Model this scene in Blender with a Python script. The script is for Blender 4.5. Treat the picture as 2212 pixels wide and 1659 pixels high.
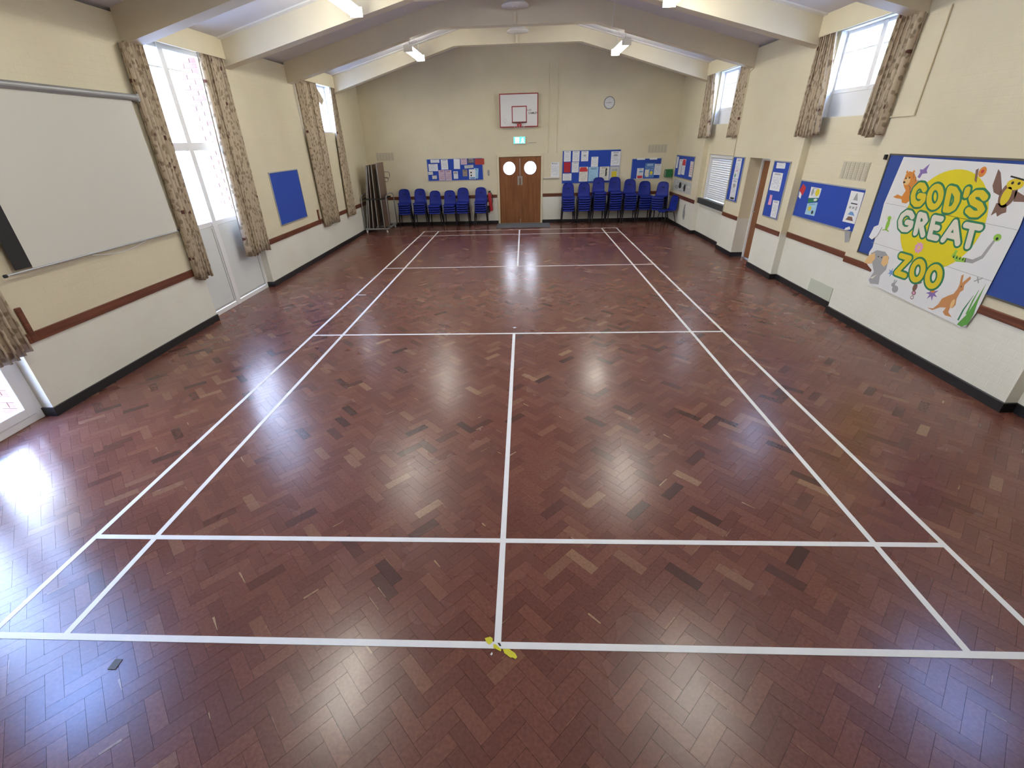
import bpy, math, random
from mathutils import Matrix, Vector
random.seed(7)
for o in list(bpy.data.objects): bpy.data.objects.remove(o)
SC = bpy.context.scene
COL = SC.collection
PI = math.pi

# ------------------------------------------------------------------ camera
F, PITCH, YAW, ROLL = 977.742, 1.0753706, 0.0489308, -0.0280798
CAM = Vector((0.16615, -8.22904, 2.52301))
cd = bpy.data.cameras.new('camera'); cam = bpy.data.objects.new('camera', cd); COL.objects.link(cam)
cd.sensor_fit = 'HORIZONTAL'; cd.sensor_width = 36.0; cd.lens = F / 2212 * 36.0
cd.shift_x = 12.882 / 2212; cd.clip_start = 0.05; cd.clip_end = 200
ROT = Matrix.Rotation(YAW, 3, 'Z') @ Matrix.Rotation(PITCH, 3, 'X') @ Matrix.Rotation(ROLL, 3, 'Z')
cam.matrix_world = Matrix.Translation(CAM) @ ROT.to_4x4()
SC.camera = cam

# ------------------------------------------------------------------ world, exposure
SKY = 27.0
w = bpy.data.worlds.new('sky'); SC.world = w; w.use_nodes = True
bg = w.node_tree.nodes['Background']; bg.inputs['Strength'].default_value = SKY
_tc = w.node_tree.nodes.new('ShaderNodeTexCoord'); _sp = w.node_tree.nodes.new('ShaderNodeSeparateXYZ'); _cr = w.node_tree.nodes.new('ShaderNodeValToRGB')
_cr.color_ramp.elements[0].position = 0.0; _cr.color_ramp.elements[0].color = (0.70, 0.73, 0.80, 1)      # hazy horizon
_cr.color_ramp.elements[1].position = 1.0; _cr.color_ramp.elements[1].color = (0.17, 0.34, 1.0, 1)       # blue overhead
_e = _cr.color_ramp.elements.new(0.38); _e.color = (0.66, 0.74, 0.95, 1)
_e = _cr.color_ramp.elements.new(0.60); _e.color = (0.24, 0.44, 1.0, 1)
w.node_tree.links.new(_tc.outputs['Generated'], _sp.inputs[0]); w.node_tree.links.new(_sp.outputs['Z'], _cr.inputs[0]); w.node_tree.links.new(_cr.outputs[0], bg.inputs['Color'])
SC.view_settings.view_transform = 'Standard'; SC.view_settings.look = 'None'
SC.view_settings.exposure = 0.10; SC.view_settings.gamma = 1.0; SC.view_settings.use_curve_mapping = False
LAMP = 42.0            # emission of the fluorescent diffusers

# ------------------------------------------------------------------ materials
MATS = {}
def mat(name, col, rough=0.6, metal=0.0, spec=0.5, var=0.0, vscale=6.0, bump=0.0, bscale=40.0, coat=0.0, emit=None, estr=0.0):
    if name in MATS: return MATS[name]
    m = bpy.data.materials.new(name); m.use_nodes = True; MATS[name] = m
    nt = m.node_tree; b = nt.nodes['Principled BSDF']
    b.inputs['Base Color'].default_value = (*col, 1); b.inputs['Roughness'].default_value = rough
    b.inputs['Metallic'].default_value = metal; b.inputs['Specular IOR Level'].default_value = spec
    b.inputs['Coat Weight'].default_value = coat
    if emit: b.inputs['Emission Color'].default_value = (*emit, 1); b.inputs['Emission Strength'].default_value = estr
    if var or bump:
        tc = nt.nodes.new('ShaderNodeTexCoord')
        n = nt.nodes.new('ShaderNodeTexNoise'); n.inputs['Scale'].default_value = vscale; n.inputs['Detail'].default_value = 4
        nt.links.new(tc.outputs['Object'], n.inputs['Vector'])
        if var:
            mx = nt.nodes.new('ShaderNodeMix'); mx.data_type = 'RGBA'
            mx.inputs['A'].default_value = (*[c * (1 - var) for c in col], 1)
            mx.inputs['B'].default_value = (*[min(1, c * (1 + var)) for c in col], 1)
            nt.links.new(n.outputs['Fac'], mx.inputs['Factor']); nt.links.new(mx.outputs['Result'], b.inputs['Base Color'])
        if bump:
            n2 = nt.nodes.new('ShaderNodeTexNoise'); n2.inputs['Scale'].default_value = bscale; n2.inputs['Detail'].default_value = 3
            nt.links.new(tc.outputs['Object'], n2.inputs['Vector'])
            bp = nt.nodes.new('ShaderNodeBump'); bp.inputs['Strength'].default_value = bump; bp.inputs['Distance'].default_value = 0.01
            nt.links.new(n2.outputs['Fac'], bp.inputs['Height']); nt.links.new(bp.outputs['Normal'], b.inputs['Normal'])
    return m

def N(nt, t, **kw):
    n = nt.nodes.new(t)
    for k, v in kw.items():
        if k in n.inputs: n.inputs[k].default_value = v
        else: setattr(n, k, v)
    return n

def wall_mat(name, upper, lower, split, axis):
    """painted brickwork: faint courses under thick paint, paler paint below the rail"""
    m = bpy.data.materials.new(name); m.use_nodes = True; MATS[name] = m
    nt = m.node_tree; L = nt.links.new; b = nt.nodes['Principled BSDF']; b.inputs['Roughness'].default_value = 0.5
    b.inputs['Specular IOR Level'].default_value = 0.35
    g = N(nt, 'ShaderNodeNewGeometry'); sp = N(nt, 'ShaderNodeSeparateXYZ'); L(g.outputs['Position'], sp.inputs[0])
    st = N(nt, 'ShaderNodeMath', operation='GREATER_THAN'); st.inputs[1].default_value = split; L(sp.outputs['Z'], st.inputs[0])
    mx = N(nt, 'ShaderNodeMix', data_type='RGBA'); mx.inputs['A'].default_value = (*lower, 1); mx.inputs['B'].default_value = (*upper, 1)
    L(st.outputs[0], mx.inputs['Factor'])
    no = N(nt, 'ShaderNodeTexNoise', Scale=1.3, Detail=5.0); L(g.outputs['Position'], no.inputs['Vector'])
    mul = N(nt, 'ShaderNodeMix', data_type='RGBA', blend_type='MULTIPLY'); mul.inputs['Factor'].default_value = 1
    cr = N(nt, 'ShaderNodeValToRGB'); cr.color_ramp.elements[0].position = 0.3; cr.color_ramp.elements[0].color = (0.93, 0.92, 0.9, 1)
    cr.color_ramp.elements[1].position = 0.7; cr.color_ramp.elements[1].color = (1, 1, 1, 1)
    L(no.outputs['Fac'], cr.inputs[0]); L(mx.outputs['Result'], mul.inputs['A']); L(cr.outputs[0], mul.inputs['B']); L(mul.outputs['Result'], b.inputs['Base Color'])
    cb = N(nt, 'ShaderNodeCombineXYZ'); L(sp.outputs[axis], cb.inputs[0]); L(sp.outputs['Z'], cb.inputs[1])
    br = N(nt, 'ShaderNodeTexBrick'); br.inputs['Scale'].default_value = 1.0; br.inputs['Mortar Size'].default_value = 0.006
    br.inputs['Mortar Smooth'].default_value = 0.6; br.inputs['Brick Width'].default_value = 0.225; br.inputs['Row Height'].default_value = 0.075
    L(cb.outputs[0], br.inputs['Vector'])
    n2 = N(nt, 'ShaderNodeTexNoise', Scale=14.0, Detail=4.0); L(g.outputs['Position'], n2.inputs['Vector'])
    ad = N(nt, 'ShaderNodeMath', operation='MULTIPLY_ADD'); ad.inputs[1].default_value = -0.5; L(br.outputs['Fac'], ad.inputs[0]); L(n2.outputs['Fac'], ad.inputs[2])
    bp = N(nt, 'ShaderNodeBump', Strength=0.32, Distance=0.004); L(ad.outputs[0], bp.inputs['Height']); L(bp.outputs['Normal'], b.inputs['Normal'])
    return m
CREAM = (0.74, 0.675, 0.495); PALE = (0.80, 0.79, 0.70)
M_wallX = wall_mat('painted_brick_side', CREAM, PALE, 0.84, 'Y')
M_wallY = wall_mat('painted_brick_end', CREAM, PALE, 0.87, 'X')
M_cream = mat('cream_gloss_paint', (0.72, 0.645, 0.45), 0.45, var=0.04)
M_beam = mat('beam_paint', (0.72, 0.65, 0.49), 0.5, var=0.05, vscale=3)
M_ceil = mat('ceiling_white', (0.70, 0.69, 0.70), 0.8, var=0.06, vscale=2.5)
M_white = mat('white_plastic', (0.80, 0.80, 0.80), 0.35)
M_whitep = mat('white_paint', (0.78, 0.77, 0.73), 0.5)
M_panel = mat('door_panel_white', (0.70, 0.72, 0.70), 0.45)
M_seam = mat('panel_seam', (0.25, 0.27, 0.26), 0.6)
M_black = mat('black_skirting', (0.012, 0.012, 0.014), 0.4)
M_blackm = mat('black_matt', (0.015, 0.015, 0.016), 0.7)
M_chrome = mat('brushed_metal', (0.55, 0.54, 0.52), 0.35, metal=0.9)
M_alu = mat('aluminium_frame', (0.52, 0.54, 0.56), 0.4, metal=0.7)
M_grey = mat('grey_metal', (0.34, 0.35, 0.36), 0.45, metal=0.4)
M_darkgrey = mat('dark_grey', (0.06, 0.062, 0.065), 0.5)
M_leg = mat('chair_leg_grey', (0.035, 0.036, 0.042), 0.4, metal=0.3)
M_blue = mat('chair_blue', (0.010, 0.022, 0.24), 0.48, spec=0.3, var=0.1, vscale=9)
M_felt = mat('board_felt_blue', (0.021, 0.066, 0.40), 0.9, var=0.12, vscale=30, bump=0.15, bscale=300)
M_feltd = mat('board_felt_navy', (0.03, 0.072, 0.30), 0.9, var=0.1, vscale=20)
M_line = mat('line_paint', (0.88, 0.88, 0.86), 0.45, var=0.05, vscale=12)
M_sheet = mat('white_sheet', (0.80, 0.81, 0.82), 0.6)
M_screen = mat('screen_fabric', (0.66, 0.65, 0.59), 0.75)
M_green = mat('green_plastic', (0.02, 0.16, 0.05), 0.4)
M_red = mat('red_enamel', (0.42, 0.02, 0.03), 0.35)
M_redline = mat('red_board_line', (0.33, 0.03, 0.035), 0.5)
M_mat = mat('door_mat', (0.15, 0.16, 0.175), 0.95, var=0.2, vscale=60, bump=0.5, bscale=250)
M_yel = mat('yellow_tape', (0.68, 0.62, 0.03), 0.5, var=0.1, vscale=40)
M_tubebody = mat('lamp_body', (0.75, 0.75, 0.73), 0.4)
M_lamp = mat('lamp_diffuser', (0.9, 0.9, 0.85), 0.4, emit=(1.0, 0.97, 0.86), estr=LAMP)
M_shutter = mat('shutter_white', (0.72, 0.74, 0.74), 0.45)
M_counter = mat('hatch_counter', (0.045, 0.05, 0.05), 0.5)
M_ground = mat('ground_concrete', (0.42, 0.41, 0.38), 0.9, var=0.1, vscale=1.5)
M_dish = mat('heater_dish', (0.82, 0.81, 0.78), 0.4)

def wood(name, c0, c1, sc=(2, 30, 30), rough=0.4):
    m = bpy.data.materials.new(name); m.use_nodes = True; MATS[name] = m
    nt = m.node_tree; L = nt.links.new; b = nt.nodes['Principled BSDF']; b.inputs['Roughness'].default_value = rough
    g = N(nt, 'ShaderNodeNewGeometry'); mp = N(nt, 'ShaderNodeMapping'); mp.inputs['Scale'].default_value = sc
    L(g.outputs['Position'], mp.inputs[0]); n = N(nt, 'ShaderNodeTexNoise', Scale=1.0, Detail=6.0, Distortion=0.6); L(mp.outputs[0], n.inputs['Vector'])
    cr = N(nt, 'ShaderNodeValToRGB'); cr.color_ramp.elements[0].position = 0.35; cr.color_ramp.elements[0].color = (*c0, 1)
    cr.color_ramp.elements[1].position = 0.68; cr.color_ramp.elements[1].color = (*c1, 1)
    L(n.outputs['Fac'], cr.inputs[0]); L(cr.outputs[0], b.inputs['Base Color'])
    return m
M_rail = wood('rail_wood', (0.105, 0.028, 0.012), (0.19, 0.06, 0.028), (25, 1.4, 30))
M_railf = wood('rail_wood_far', (0.105, 0.028, 0.012), (0.19, 0.06, 0.028), (1.4, 25, 30))
M_door = wood('door_veneer', (0.19, 0.068, 0.022), (0.28, 0.108, 0.038), (14, 14, 1.2), 0.35)
M_table = wood('table_laminate', (0.15, 0.09, 0.06), (0.20, 0.125, 0.085), (10, 10, 1), 0.4)

def glass_mat():
    m = bpy.data.materials.new('window_glass'); m.use_nodes = True; nt = m.node_tree; L = nt.links.new
    nt.nodes.remove(nt.nodes['Principled BSDF']); out = nt.nodes['Material Output']
    t = N(nt, 'ShaderNodeBsdfTransparent'); t.inputs[0].default_value = (0.97, 0.985, 0.98, 1)
    gl = N(nt, 'ShaderNodeBsdfGlossy'); gl.inputs['Roughness'].default_value = 0.02
    f = N(nt, 'ShaderNodeFresnel', IOR=1.45); mx = N(nt, 'ShaderNodeMixShader')
    ge = N(nt, 'ShaderNodeNewGeometry'); iv = N(nt, 'ShaderNodeMath', operation='SUBTRACT'); iv.inputs[0].default_value = 1.0; L(ge.outputs['Backfacing'], iv.inputs[1])
    ff = N(nt, 'ShaderNodeMath', operation='MULTIPLY'); L(f.outputs[0], ff.inputs[0]); L(iv.outputs[0], ff.inputs[1])
    L(ff.outputs[0], mx.inputs[0]); L(t.outputs[0], mx.inputs[1]); L(gl.outputs[0], mx.inputs[2]); L(mx.outputs[0], out.inputs[0])
    return m
M_glass = glass_mat()

def floor_mat():
    m = bpy.data.materials.new('parquet_varnished'); m.use_nodes = True; nt = m.node_tree; L = nt.links.new
    b = nt.nodes['Principled BSDF']
    a = N(nt, 'ShaderNodeAttribute', attribute_name='tone')
    cr = N(nt, 'ShaderNodeValToRGB'); e = cr.color_ramp.elements
    e[0].position = 0.0; e[0].color = (0.052, 0.019, 0.017, 1); e[1].position = 1.0; e[1].color = (0.42, 0.27, 0.16, 1)
    for p, c in ((0.22, (0.125, 0.042, 0.031)), (0.5, (0.158, 0.054, 0.039)), (0.72, (0.188, 0.070, 0.047)), (0.86, (0.235, 0.115, 0.07))):
        k = e.new(p); k.color = (*c, 1)
    L(a.outputs['Fac'], cr.inputs[0])
    g = N(nt, 'ShaderNodeNewGeometry')
    n = N(nt, 'ShaderNodeTexNoise', Scale=1.1, Detail=3.0); L(g.outputs['Position'], n.inputs['Vector'])
    n3 = N(nt, 'ShaderNodeTexNoise', Scale=55.0, Detail=3.0); L(g.outputs['Position'], n3.inputs['Vector'])
    r2 = N(nt, 'ShaderNodeMapRange'); r2.inputs[1].default_value = 0.25; r2.inputs[2].default_value = 0.75; r2.inputs[3].default_value = 0.82; r2.inputs[4].default_value = 1.2
    L(n3.outputs['Fac'], r2.inputs[0])
    mu = N(nt, 'ShaderNodeMix', data_type='RGBA', blend_type='MULTIPLY'); mu.inputs['Factor'].default_value = 1.0
    L(cr.outputs[0], mu.inputs['A']); L(r2.outputs[0], mu.inputs['B']); L(mu.outputs['Result'], b.inputs['Base Color'])
    r = N(nt, 'ShaderNodeMapRange'); r.inputs[1].default_value = 0.3; r.inputs[2].default_value = 0.7; r.inputs[3].default_value = 0.22; r.inputs[4].default_value = 0.30
    L(n.outputs['Fac'], r.inputs[0]); L(r.outputs[0], b.inputs['Roughness'])
    b.inputs['Specular IOR Level'].default_value = 0.6
    n4 = N(nt, 'ShaderNodeTexNoise', Scale=9.0, Detail=4.0); L(g.outputs['Position'], n4.inputs['Vector'])
    bp = N(nt, 'ShaderNodeBump', Strength=0.04, Distance=0.003); L(n4.outputs['Fac'], bp.inputs['Height']); L(bp.outputs['Normal'], b.inputs['Normal'])
    return m
M_floor = floor_mat()

def curtain_mat():
    m = bpy.data.materials.new('curtain_floral'); m.use_nodes = True; nt = m.node_tree; L = nt.links.new
    b = nt.nodes['Principled BSDF']; b.inputs['Roughness'].default_value = 0.9; b.inputs['Specular IOR Level'].default_value = 0.15
    uv = N(nt, 'ShaderNodeUVMap'); 
    def leaf(rot, sc, lo, hi):
        mp = N(nt, 'ShaderNodeMapping'); mp.inputs['Rotation'].default_value = (0, 0, rot); mp.inputs['Scale'].default_value = sc; L(uv.outputs[0], mp.inputs[0])
        nz = N(nt, 'ShaderNodeTexNoise', Scale=1.5, Detail=2.0); L(mp.outputs[0], nz.inputs['Vector'])
        ad = N(nt, 'ShaderNodeMix', data_type='RGBA', blend_type='ADD'); ad.inputs['Factor'].default_value = 0.5; L(mp.outputs[0], ad.inputs['A']); L(nz.outputs['Color'], ad.inputs['B'])
        vv = N(nt, 'ShaderNodeTexVoronoi', Scale=1.0); L(ad.outputs['Result'], vv.inputs['Vector'])
        c = N(nt, 'ShaderNodeValToRGB'); c.color_ramp.elements[0].position = lo; c.color_ramp.elements[0].color = (1, 1, 1, 1)
        c.color_ramp.elements[1].position = hi; c.color_ramp.elements[1].color = (0, 0, 0, 1); L(vv.outputs['Distance'], c.inputs[0]); return c
    c1 = leaf(0.6, (30, 11, 1), 0.28, 0.40); c2 = leaf(-0.7, (26, 10, 1), 0.26, 0.37)
    v3 = N(nt, 'ShaderNodeTexVoronoi', Scale=5.2, Randomness=0.7); L(uv.outputs[0], v3.inputs['Vector'])
    c3 = N(nt, 'ShaderNodeValToRGB'); c3.color_ramp.elements[0].position = 0.125; c3.color_ramp.elements[0].color = (1, 1, 1, 1)
    c3.color_ramp.elements[1].position = 0.17; c3.color_ramp.elements[1].color = (0, 0, 0, 1); L(v3.outputs['Distance'], c3.inputs[0])
    m1 = N(nt, 'ShaderNodeMix', data_type='RGBA'); m1.inputs['A'].default_value = (0.56, 0.465, 0.34, 1); m1.inputs['B'].default_value = (0.27, 0.21, 0.135, 1)
    f1 = N(nt, 'ShaderNodeMath', operation='MULTIPLY'); f1.inputs[1].default_value = 0.8; L(c1.outputs[0], f1.inputs[0]); L(f1.outputs[0], m1.inputs['Factor'])
    m2 = N(nt, 'ShaderNodeMix', data_type='RGBA'); m2.inputs['B'].default_value = (0.22, 0.165, 0.11, 1); L(m1.outputs['Result'], m2.inputs['A'])
    f2 = N(nt, 'ShaderNodeMath', operation='MULTIPLY'); f2.inputs[1].default_value = 0.75; L(c2.outputs[0], f2.inputs[0]); L(f2.outputs[0], m2.inputs['Factor'])
    m3 = N(nt, 'ShaderNodeMix', data_type='RGBA'); m3.inputs['B'].default_value = (0.13, 0.055, 0.045, 1); L(m2.outputs['Result'], m3.inputs['A']); L(c3.outputs[0], m3.inputs['Factor'])
    L(m3.outputs['Result'], b.inputs['Base Color'])
    # thin cloth lets some daylight through
    out = nt.nodes['Material Output']; tl = N(nt, 'ShaderNodeBsdfTranslucent'); L(m3.outputs['Result'], tl.inputs[0])
    mx = N(nt, 'ShaderNodeMixShader'); mx.inputs[0].default_value = 0.12; L(b.outputs[0], mx.inputs[1]); L(tl.outputs[0], mx.inputs[2]); L(mx.outputs[0], out.inputs[0])
    return m
M_curtain = curtain_mat()

def print_mat(name, base, ink, lines=14, head=0.14, dens=0.55):
    """a printed sheet: heading band and rows of small type, in the sheet's own UV"""
    if name in MATS: return MATS[name]
    m = bpy.data.materials.new(name); m.use_nodes = True; MATS[name] = m; nt = m.node_tree; L = nt.links.new
    b = nt.nodes['Principled BSDF']; b.inputs['Roughness'].default_value = 0.6
    uv = N(nt, 'ShaderNodeUVMap'); sp = N(nt, 'ShaderNodeSeparateXYZ'); L(uv.outputs[0], sp.inputs[0])
    def M(op, a, bb=None):
        n = N(nt, 'ShaderNodeMath', operation=op)
        for i, v in enumerate((a, bb)):
            if v is None: continue
            if isinstance(v, (int, float)): n.inputs[i].default_value = v
            else: L(v, n.inputs[i])
        return n.outputs[0]
    u, v = sp.outputs[0], sp.outputs[1]
    row = M('LESS_THAN', M('FRACT', M('MULTIPLY', v, lines)), 0.45)
    cb = N(nt, 'ShaderNodeCombineXYZ'); L(M('FLOOR', M('MULTIPLY', u, 18)), cb.inputs[0]); L(M('FLOOR', M('MULTIPLY', v, lines)), cb.inputs[1])
    wn = N(nt, 'ShaderNodeTexWhiteNoise', noise_dimensions='2D'); L(cb.outputs[0], wn.inputs['Vector'])
    txt = M('MULTIPLY', row, M('LESS_THAN', wn.outputs['Value'], dens))
    inm = M('MULTIPLY', M('MULTIPLY', M('GREATER_THAN', u, 0.1), M('LESS_THAN', u, 0.9)), M('MULTIPLY', M('GREATER_THAN', v, 0.1), M('LESS_THAN', v, 1 - head - 0.1)))
    hd = M('MULTIPLY', M('MULTIPLY', M('GREATER_THAN', u, 0.2), M('LESS_THAN', u, 0.8)), M('MULTIPLY', M('GREATER_THAN', v, 1 - head), M('LESS_THAN', v, 0.95)))
    fac = M('MAXIMUM', M('MULTIPLY', M('MULTIPLY', txt, inm), 0.45), M('MULTIPLY', hd, 0.5))
    mx = N(nt, 'ShaderNodeMix', data_type='RGBA'); mx.inputs['A'].default_value = (*base, 1); mx.inputs['B'].default_value = (*ink, 1)
    L(fac, mx.inputs['Factor']); L(mx.outputs['Result'], b.inputs['Base Color'])
    return m
P_text = print_mat('typed_sheet', (0.78, 0.80, 0.83), (0.15, 0.16, 0.2))
P_cream = print_mat('cream_sheet', (0.74, 0.72, 0.64), (0.2, 0.17, 0.15), 10)
P_pink = print_mat('pink_sheet', (0.62, 0.47, 0.55), (0.20, 0.04, 0.08), 6, 0.2, 0.8)
P_sky = print_mat('pale_blue_sheet', (0.36, 0.60, 0.78), (0.1, 0.2, 0.35), 18, 0.2, 0.3)
P_blue = print_mat('blue_poster', (0.10, 0.22, 0.50), (0.6, 0.7, 0.85), 6, 0.2, 0.5)
P_bw = print_mat('photo_poster', (0.52, 0.54, 0.52), (0.10, 0.12, 0.13), 3, 0.05, 0.4)
P_dark = print_mat('dark_poster', (0.10, 0.09, 0.11), (0.75, 0.7, 0.75), 4, 0.2, 0.6)
P_redp = print_mat('red_poster', (0.45, 0.05, 0.04), (0.08, 0.04, 0.03), 4, 0.15, 0.5)
P_brown = print_mat('brown_photo', (0.30, 0.24, 0.20), (0.06, 0.05, 0.06), 5, 0.3, 0.5)
P_list = print_mat('red_lined_list', (0.72, 0.66, 0.64), (0.40, 0.05, 0.05), 7, 0.05, 0.95)
C_yel = mat('print_yellow', (0.72, 0.60, 0.03), 0.6); C_red = mat('print_red', (0.55, 0.03, 0.04), 0.6)
C_grn = mat('paint_green', (0.025, 0.20, 0.09), 0.7); C_grn2 = mat('paint_leaf', (0.11, 0.34, 0.06), 0.7)
C_lime = mat('paint_lime', (0.28, 0.55, 0.06), 0.7); C_gold = mat('paint_gold', (0.72, 0.56, 0.02), 0.7, var=0.05)
C_sun = mat('paint_sun', (0.74, 0.62, 0.01), 0.7, var=0.05); C_cream = mat('paint_cream', (0.74, 0.70, 0.58), 0.7)
C_orng = mat('paint_orange', (0.66, 0.24, 0.035), 0.7); C_tan = mat('paint_tan', (0.55, 0.25, 0.09), 0.7)
C_brn = mat('paint_brown', (0.20, 0.11, 0.08), 0.7); C_grey = mat('paint_grey', (0.36, 0.36, 0.36), 0.7)
C_peach = mat('paint_peach', (0.76, 0.50, 0.22), 0.7); C_pink = mat('paint_pink', (0.72, 0.33, 0.52), 0.7)
C_purp = mat('paint_purple', (0.24, 0.16, 0.42), 0.7); C_blk = mat('paint_black', (0.02, 0.02, 0.02), 0.7)
C_blu = mat('paint_blue', (0.16, 0.32, 0.60), 0.7); M_banner = mat('banner_paper', (0.76, 0.76, 0.75), 0.75, var=0.03)

# ------------------------------------------------------------------ mesh helpers
class G:
    def __init__(s): s.v = []; s.f = []
    def add(s, vs, fs):
        n = len(s.v); s.v += [tuple(p) for p in vs]; s.f += [tuple(i + n for i in q) for q in fs]; return s
    def box(s, x0, x1, y0, y1, z0, z1):
        return s.add([(x0,y0,z0),(x1,y0,z0),(x1,y1,z0),(x0,y1,z0),(x0,y0,z1),(x1,y0,z1),(x1,y1,z1),(x0,y1,z1)],
                     [(0,3,2,1),(4,5,6,7),(0,1,5,4),(1,2,6,5),(2,3,7,6),(3,0,4,7)])
    def bbox(s, x0, x1, y0, y1, z0, z1, b=0.004):
        """box with chamfered edges"""
        vs = []; ids = {}
        X = ((x0, 1), (x1, -1)); Y = ((y0, 1), (y1, -1)); Z = ((z0, 1), (z1, -1))
        for i in (0, 1):
            for j in (0, 1):
                for k in (0, 1):
                    for a in range(3):
                        p = [X[i][0], Y[j][0], Z[k][0]]
                        d = (X[i][1], Y[j][1], Z[k][1])
                        for c in range(3):
                            if c != a: p[c] += d[c] * b
                        ids[(i, j, k, a)] = len(vs); vs.append(tuple(p))
        fs = []
        for a in range(3):
            for sgn in (0, 1):
                o = [c for c in range(3) if c != a]
                q = []
                for (m, n) in ((0, 0), (1, 0), (1, 1), (0, 1)):
                    t = [0, 0, 0]; t[a] = sgn; t[o[0]] = m; t[o[1]] = n; q.append(ids[(*t, a)])
                fs.append(tuple(q))
        for a in range(3):
            o = [c for c in range(3) if c != a]
            for m in (0, 1):
                for n in (0, 1):
                    q = []
                    for e, ax in ((0, o[0]), (1, o[0]), (1, o[1]), (0, o[1])):
                        t = [0, 0, 0]; t[a] = e; t[o[0]] = m; t[o[1]] = n; q.append(ids[(*t, ax)])
                    fs.append(tuple(q))
        for i in (0, 1):
            for j in (0, 1):
                for k in (0, 1): fs.append(tuple(ids[(i, j, k, a)] for a in range(3)))
        return s.add(vs, fs)
    def tube(s, pts, r, n=8, closed=False, r2=None):
        pts = [Vector(p) for p in pts]; m = len(pts); vs = []; fs = []
        up = Vector((0, 0, 1))
        for i, p in enumerate(pts):
            a = pts[(i - 1) % m] if (closed or i > 0) else p; b = pts[(i + 1) % m] if (closed or i < m - 1) else p
            t = (b - a).normalized(); ref = up if abs(t.z) < 0.9 else Vector((1, 0, 0))
            u = t.cross(ref).normalized(); vv = u.cross(t)
            rr = r if r2 is None else r + (r2 - r) * i / max(1, m - 1)
            for k in range(n):
                an = 2 * PI * k / n; vs.append(p + u * math.cos(an) * rr + vv * math.sin(an) * rr)
        for i in range(m if closed else m - 1):
            j = (i + 1) % m
            for k in range(n): fs.append((i*n+k, i*n+(k+1)%n, j*n+(k+1)%n, j*n+k))
        if not closed: fs.append(tuple(range(n-1, -1, -1))); fs.append(tuple((m-1)*n+k for k in range(n)))
        return s.add(vs, fs)
    def lathe(s, prof, c=(0, 0, 0), n=24, axis='Z'):
        vs = []; fs = []; m = len(prof)
        for (r, h) in prof:
            for k in range(n):
                a = 2*PI*k/n; x, y = r*math.cos(a), r*math.sin(a)
                p = (x, y, h) if axis == 'Z' else ((x, h, y) if axis == 'Y' else (h, x, y))
                vs.append((p[0]+c[0], p[1]+c[1], p[2]+c[2]))
        for i in range(m-1):
            for k in range(n): fs.append((i*n+k, i*n+(k+1)%n, (i+1)*n+(k+1)%n, (i+1)*n+k))
        fs.append(tuple(range(n-1, -1, -1))); fs.append(tuple((m-1)*n+k for k in range(n)))
        return s.add(vs, fs)
    def prism(s, poly, fn, w0, w1):
        n = len(poly); a = [fn(u, v, w0) for u, v in poly]; b = [fn(u, v, w1) for u, v in poly]
        return s.add(a + b, [tuple(range(n-1, -1, -1)), tuple(range(n, 2*n))] + [(i, (i+1)%n, n+(i+1)%n, n+i) for i in range(n)])
    def hole(s, u0, u1, v0, v1, cu, cv, r, fn, w0, w1, n=32):
        """plate with a round hole"""
        out = []; inn = []
        for k in range(n):
            a = 2*PI*(k+0.5)/n; dx, dz = math.cos(a), math.sin(a)
            tx = (u1-cu)/dx if dx > 0 else (u0-cu)/dx; tz = (v1-cv)/dz if dz > 0 else (v0-cv)/dz
            t = min(tx, tz); out.append((cu+dx*t, cv+dz*t)); inn.append((cu+dx*r, cv+dz*r))
        for cx_, cz_ in ((u0, v0), (u1, v0), (u1, v1), (u0, v1)):
            j = min(range(n), key=lambda k: (out[k][0]-cx_)**2+(out[k][1]-cz_)**2); out[j] = (cx_, cz_)
        vs = [fn(u, v, w0) for u, v in out+inn] + [fn(u, v, w1) for u, v in out+inn]; fs = []
        for k in range(n):
            j = (k+1) % n
            fs += [(k, j, n+j, n+k), (2*n+k, 3*n+k, 3*n+j, 2*n+j), (n+k, n+j, 3*n+j, 3*n+k), (j, k, 2*n+k, 2*n+j)]
        return s.add(vs, fs)
    def obj(s, name, m, parent=None, smooth=False, at=None, uv=None):
        off = Vector((0, 0, 0))
        if parent is not None:
            q = parent
            while q is not None: off += q.location; q = q.parent
        elif at is not None: off = Vector(at)
        else:
            xs = [p[0] for p in s.v]; ys = [p[1] for p in s.v]; zs = [p[2] for p in s.v]
            off = Vector(((min(xs)+max(xs))/2, (min(ys)+max(ys))/2, min(zs)))
        me = bpy.data.meshes.new(name)
        me.from_pydata([(p[0]-off.x, p[1]-off.y, p[2]-off.z) for p in s.v], [], s.f); me.update()
        bm_fix(me)
        if uv is not None:
            l = me.uv_layers.new(name='UVMap')
            for lp in me.loops: l.data[lp.index].uv = uv[lp.vertex_index]
        if smooth:
            for p in me.polygons: p.use_smooth = True
        me.materials.append(m)
        o = bpy.data.objects.new(name, me); COL.objects.link(o)
        if parent is not None: o.parent = parent
        else: o.location = off
        return o
import bmesh
def bm_fix(me):
    b = bmesh.new(); b.from_mesh(me); bmesh.ops.recalc_face_normals(b, faces=b.faces); b.to_mesh(me); b.free()
def tag(o, label, cat, group=None, kind=None):
    o['label'] = label; o['category'] = cat
    if group: o['group'] = group
    if kind: o['kind'] = kind
    return o
def thing(name, label, cat, loc, group=None):
    o = bpy.data.objects.new(name, None); COL.objects.link(o); o.location = loc; o.empty_display_size = 0.1
    return tag(o, label, cat, group)
def struct(o, label=None):
    o['kind'] = 'structure'
    if label: o['label'] = label
    return o
def sharp(o, ang=40):
    for p in o.data.polygons: p.use_smooth = True
    md = None
    try: o.data.set_sharp_from_angle(angle=math.radians(ang))
    except Exception: pass
    return o
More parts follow.
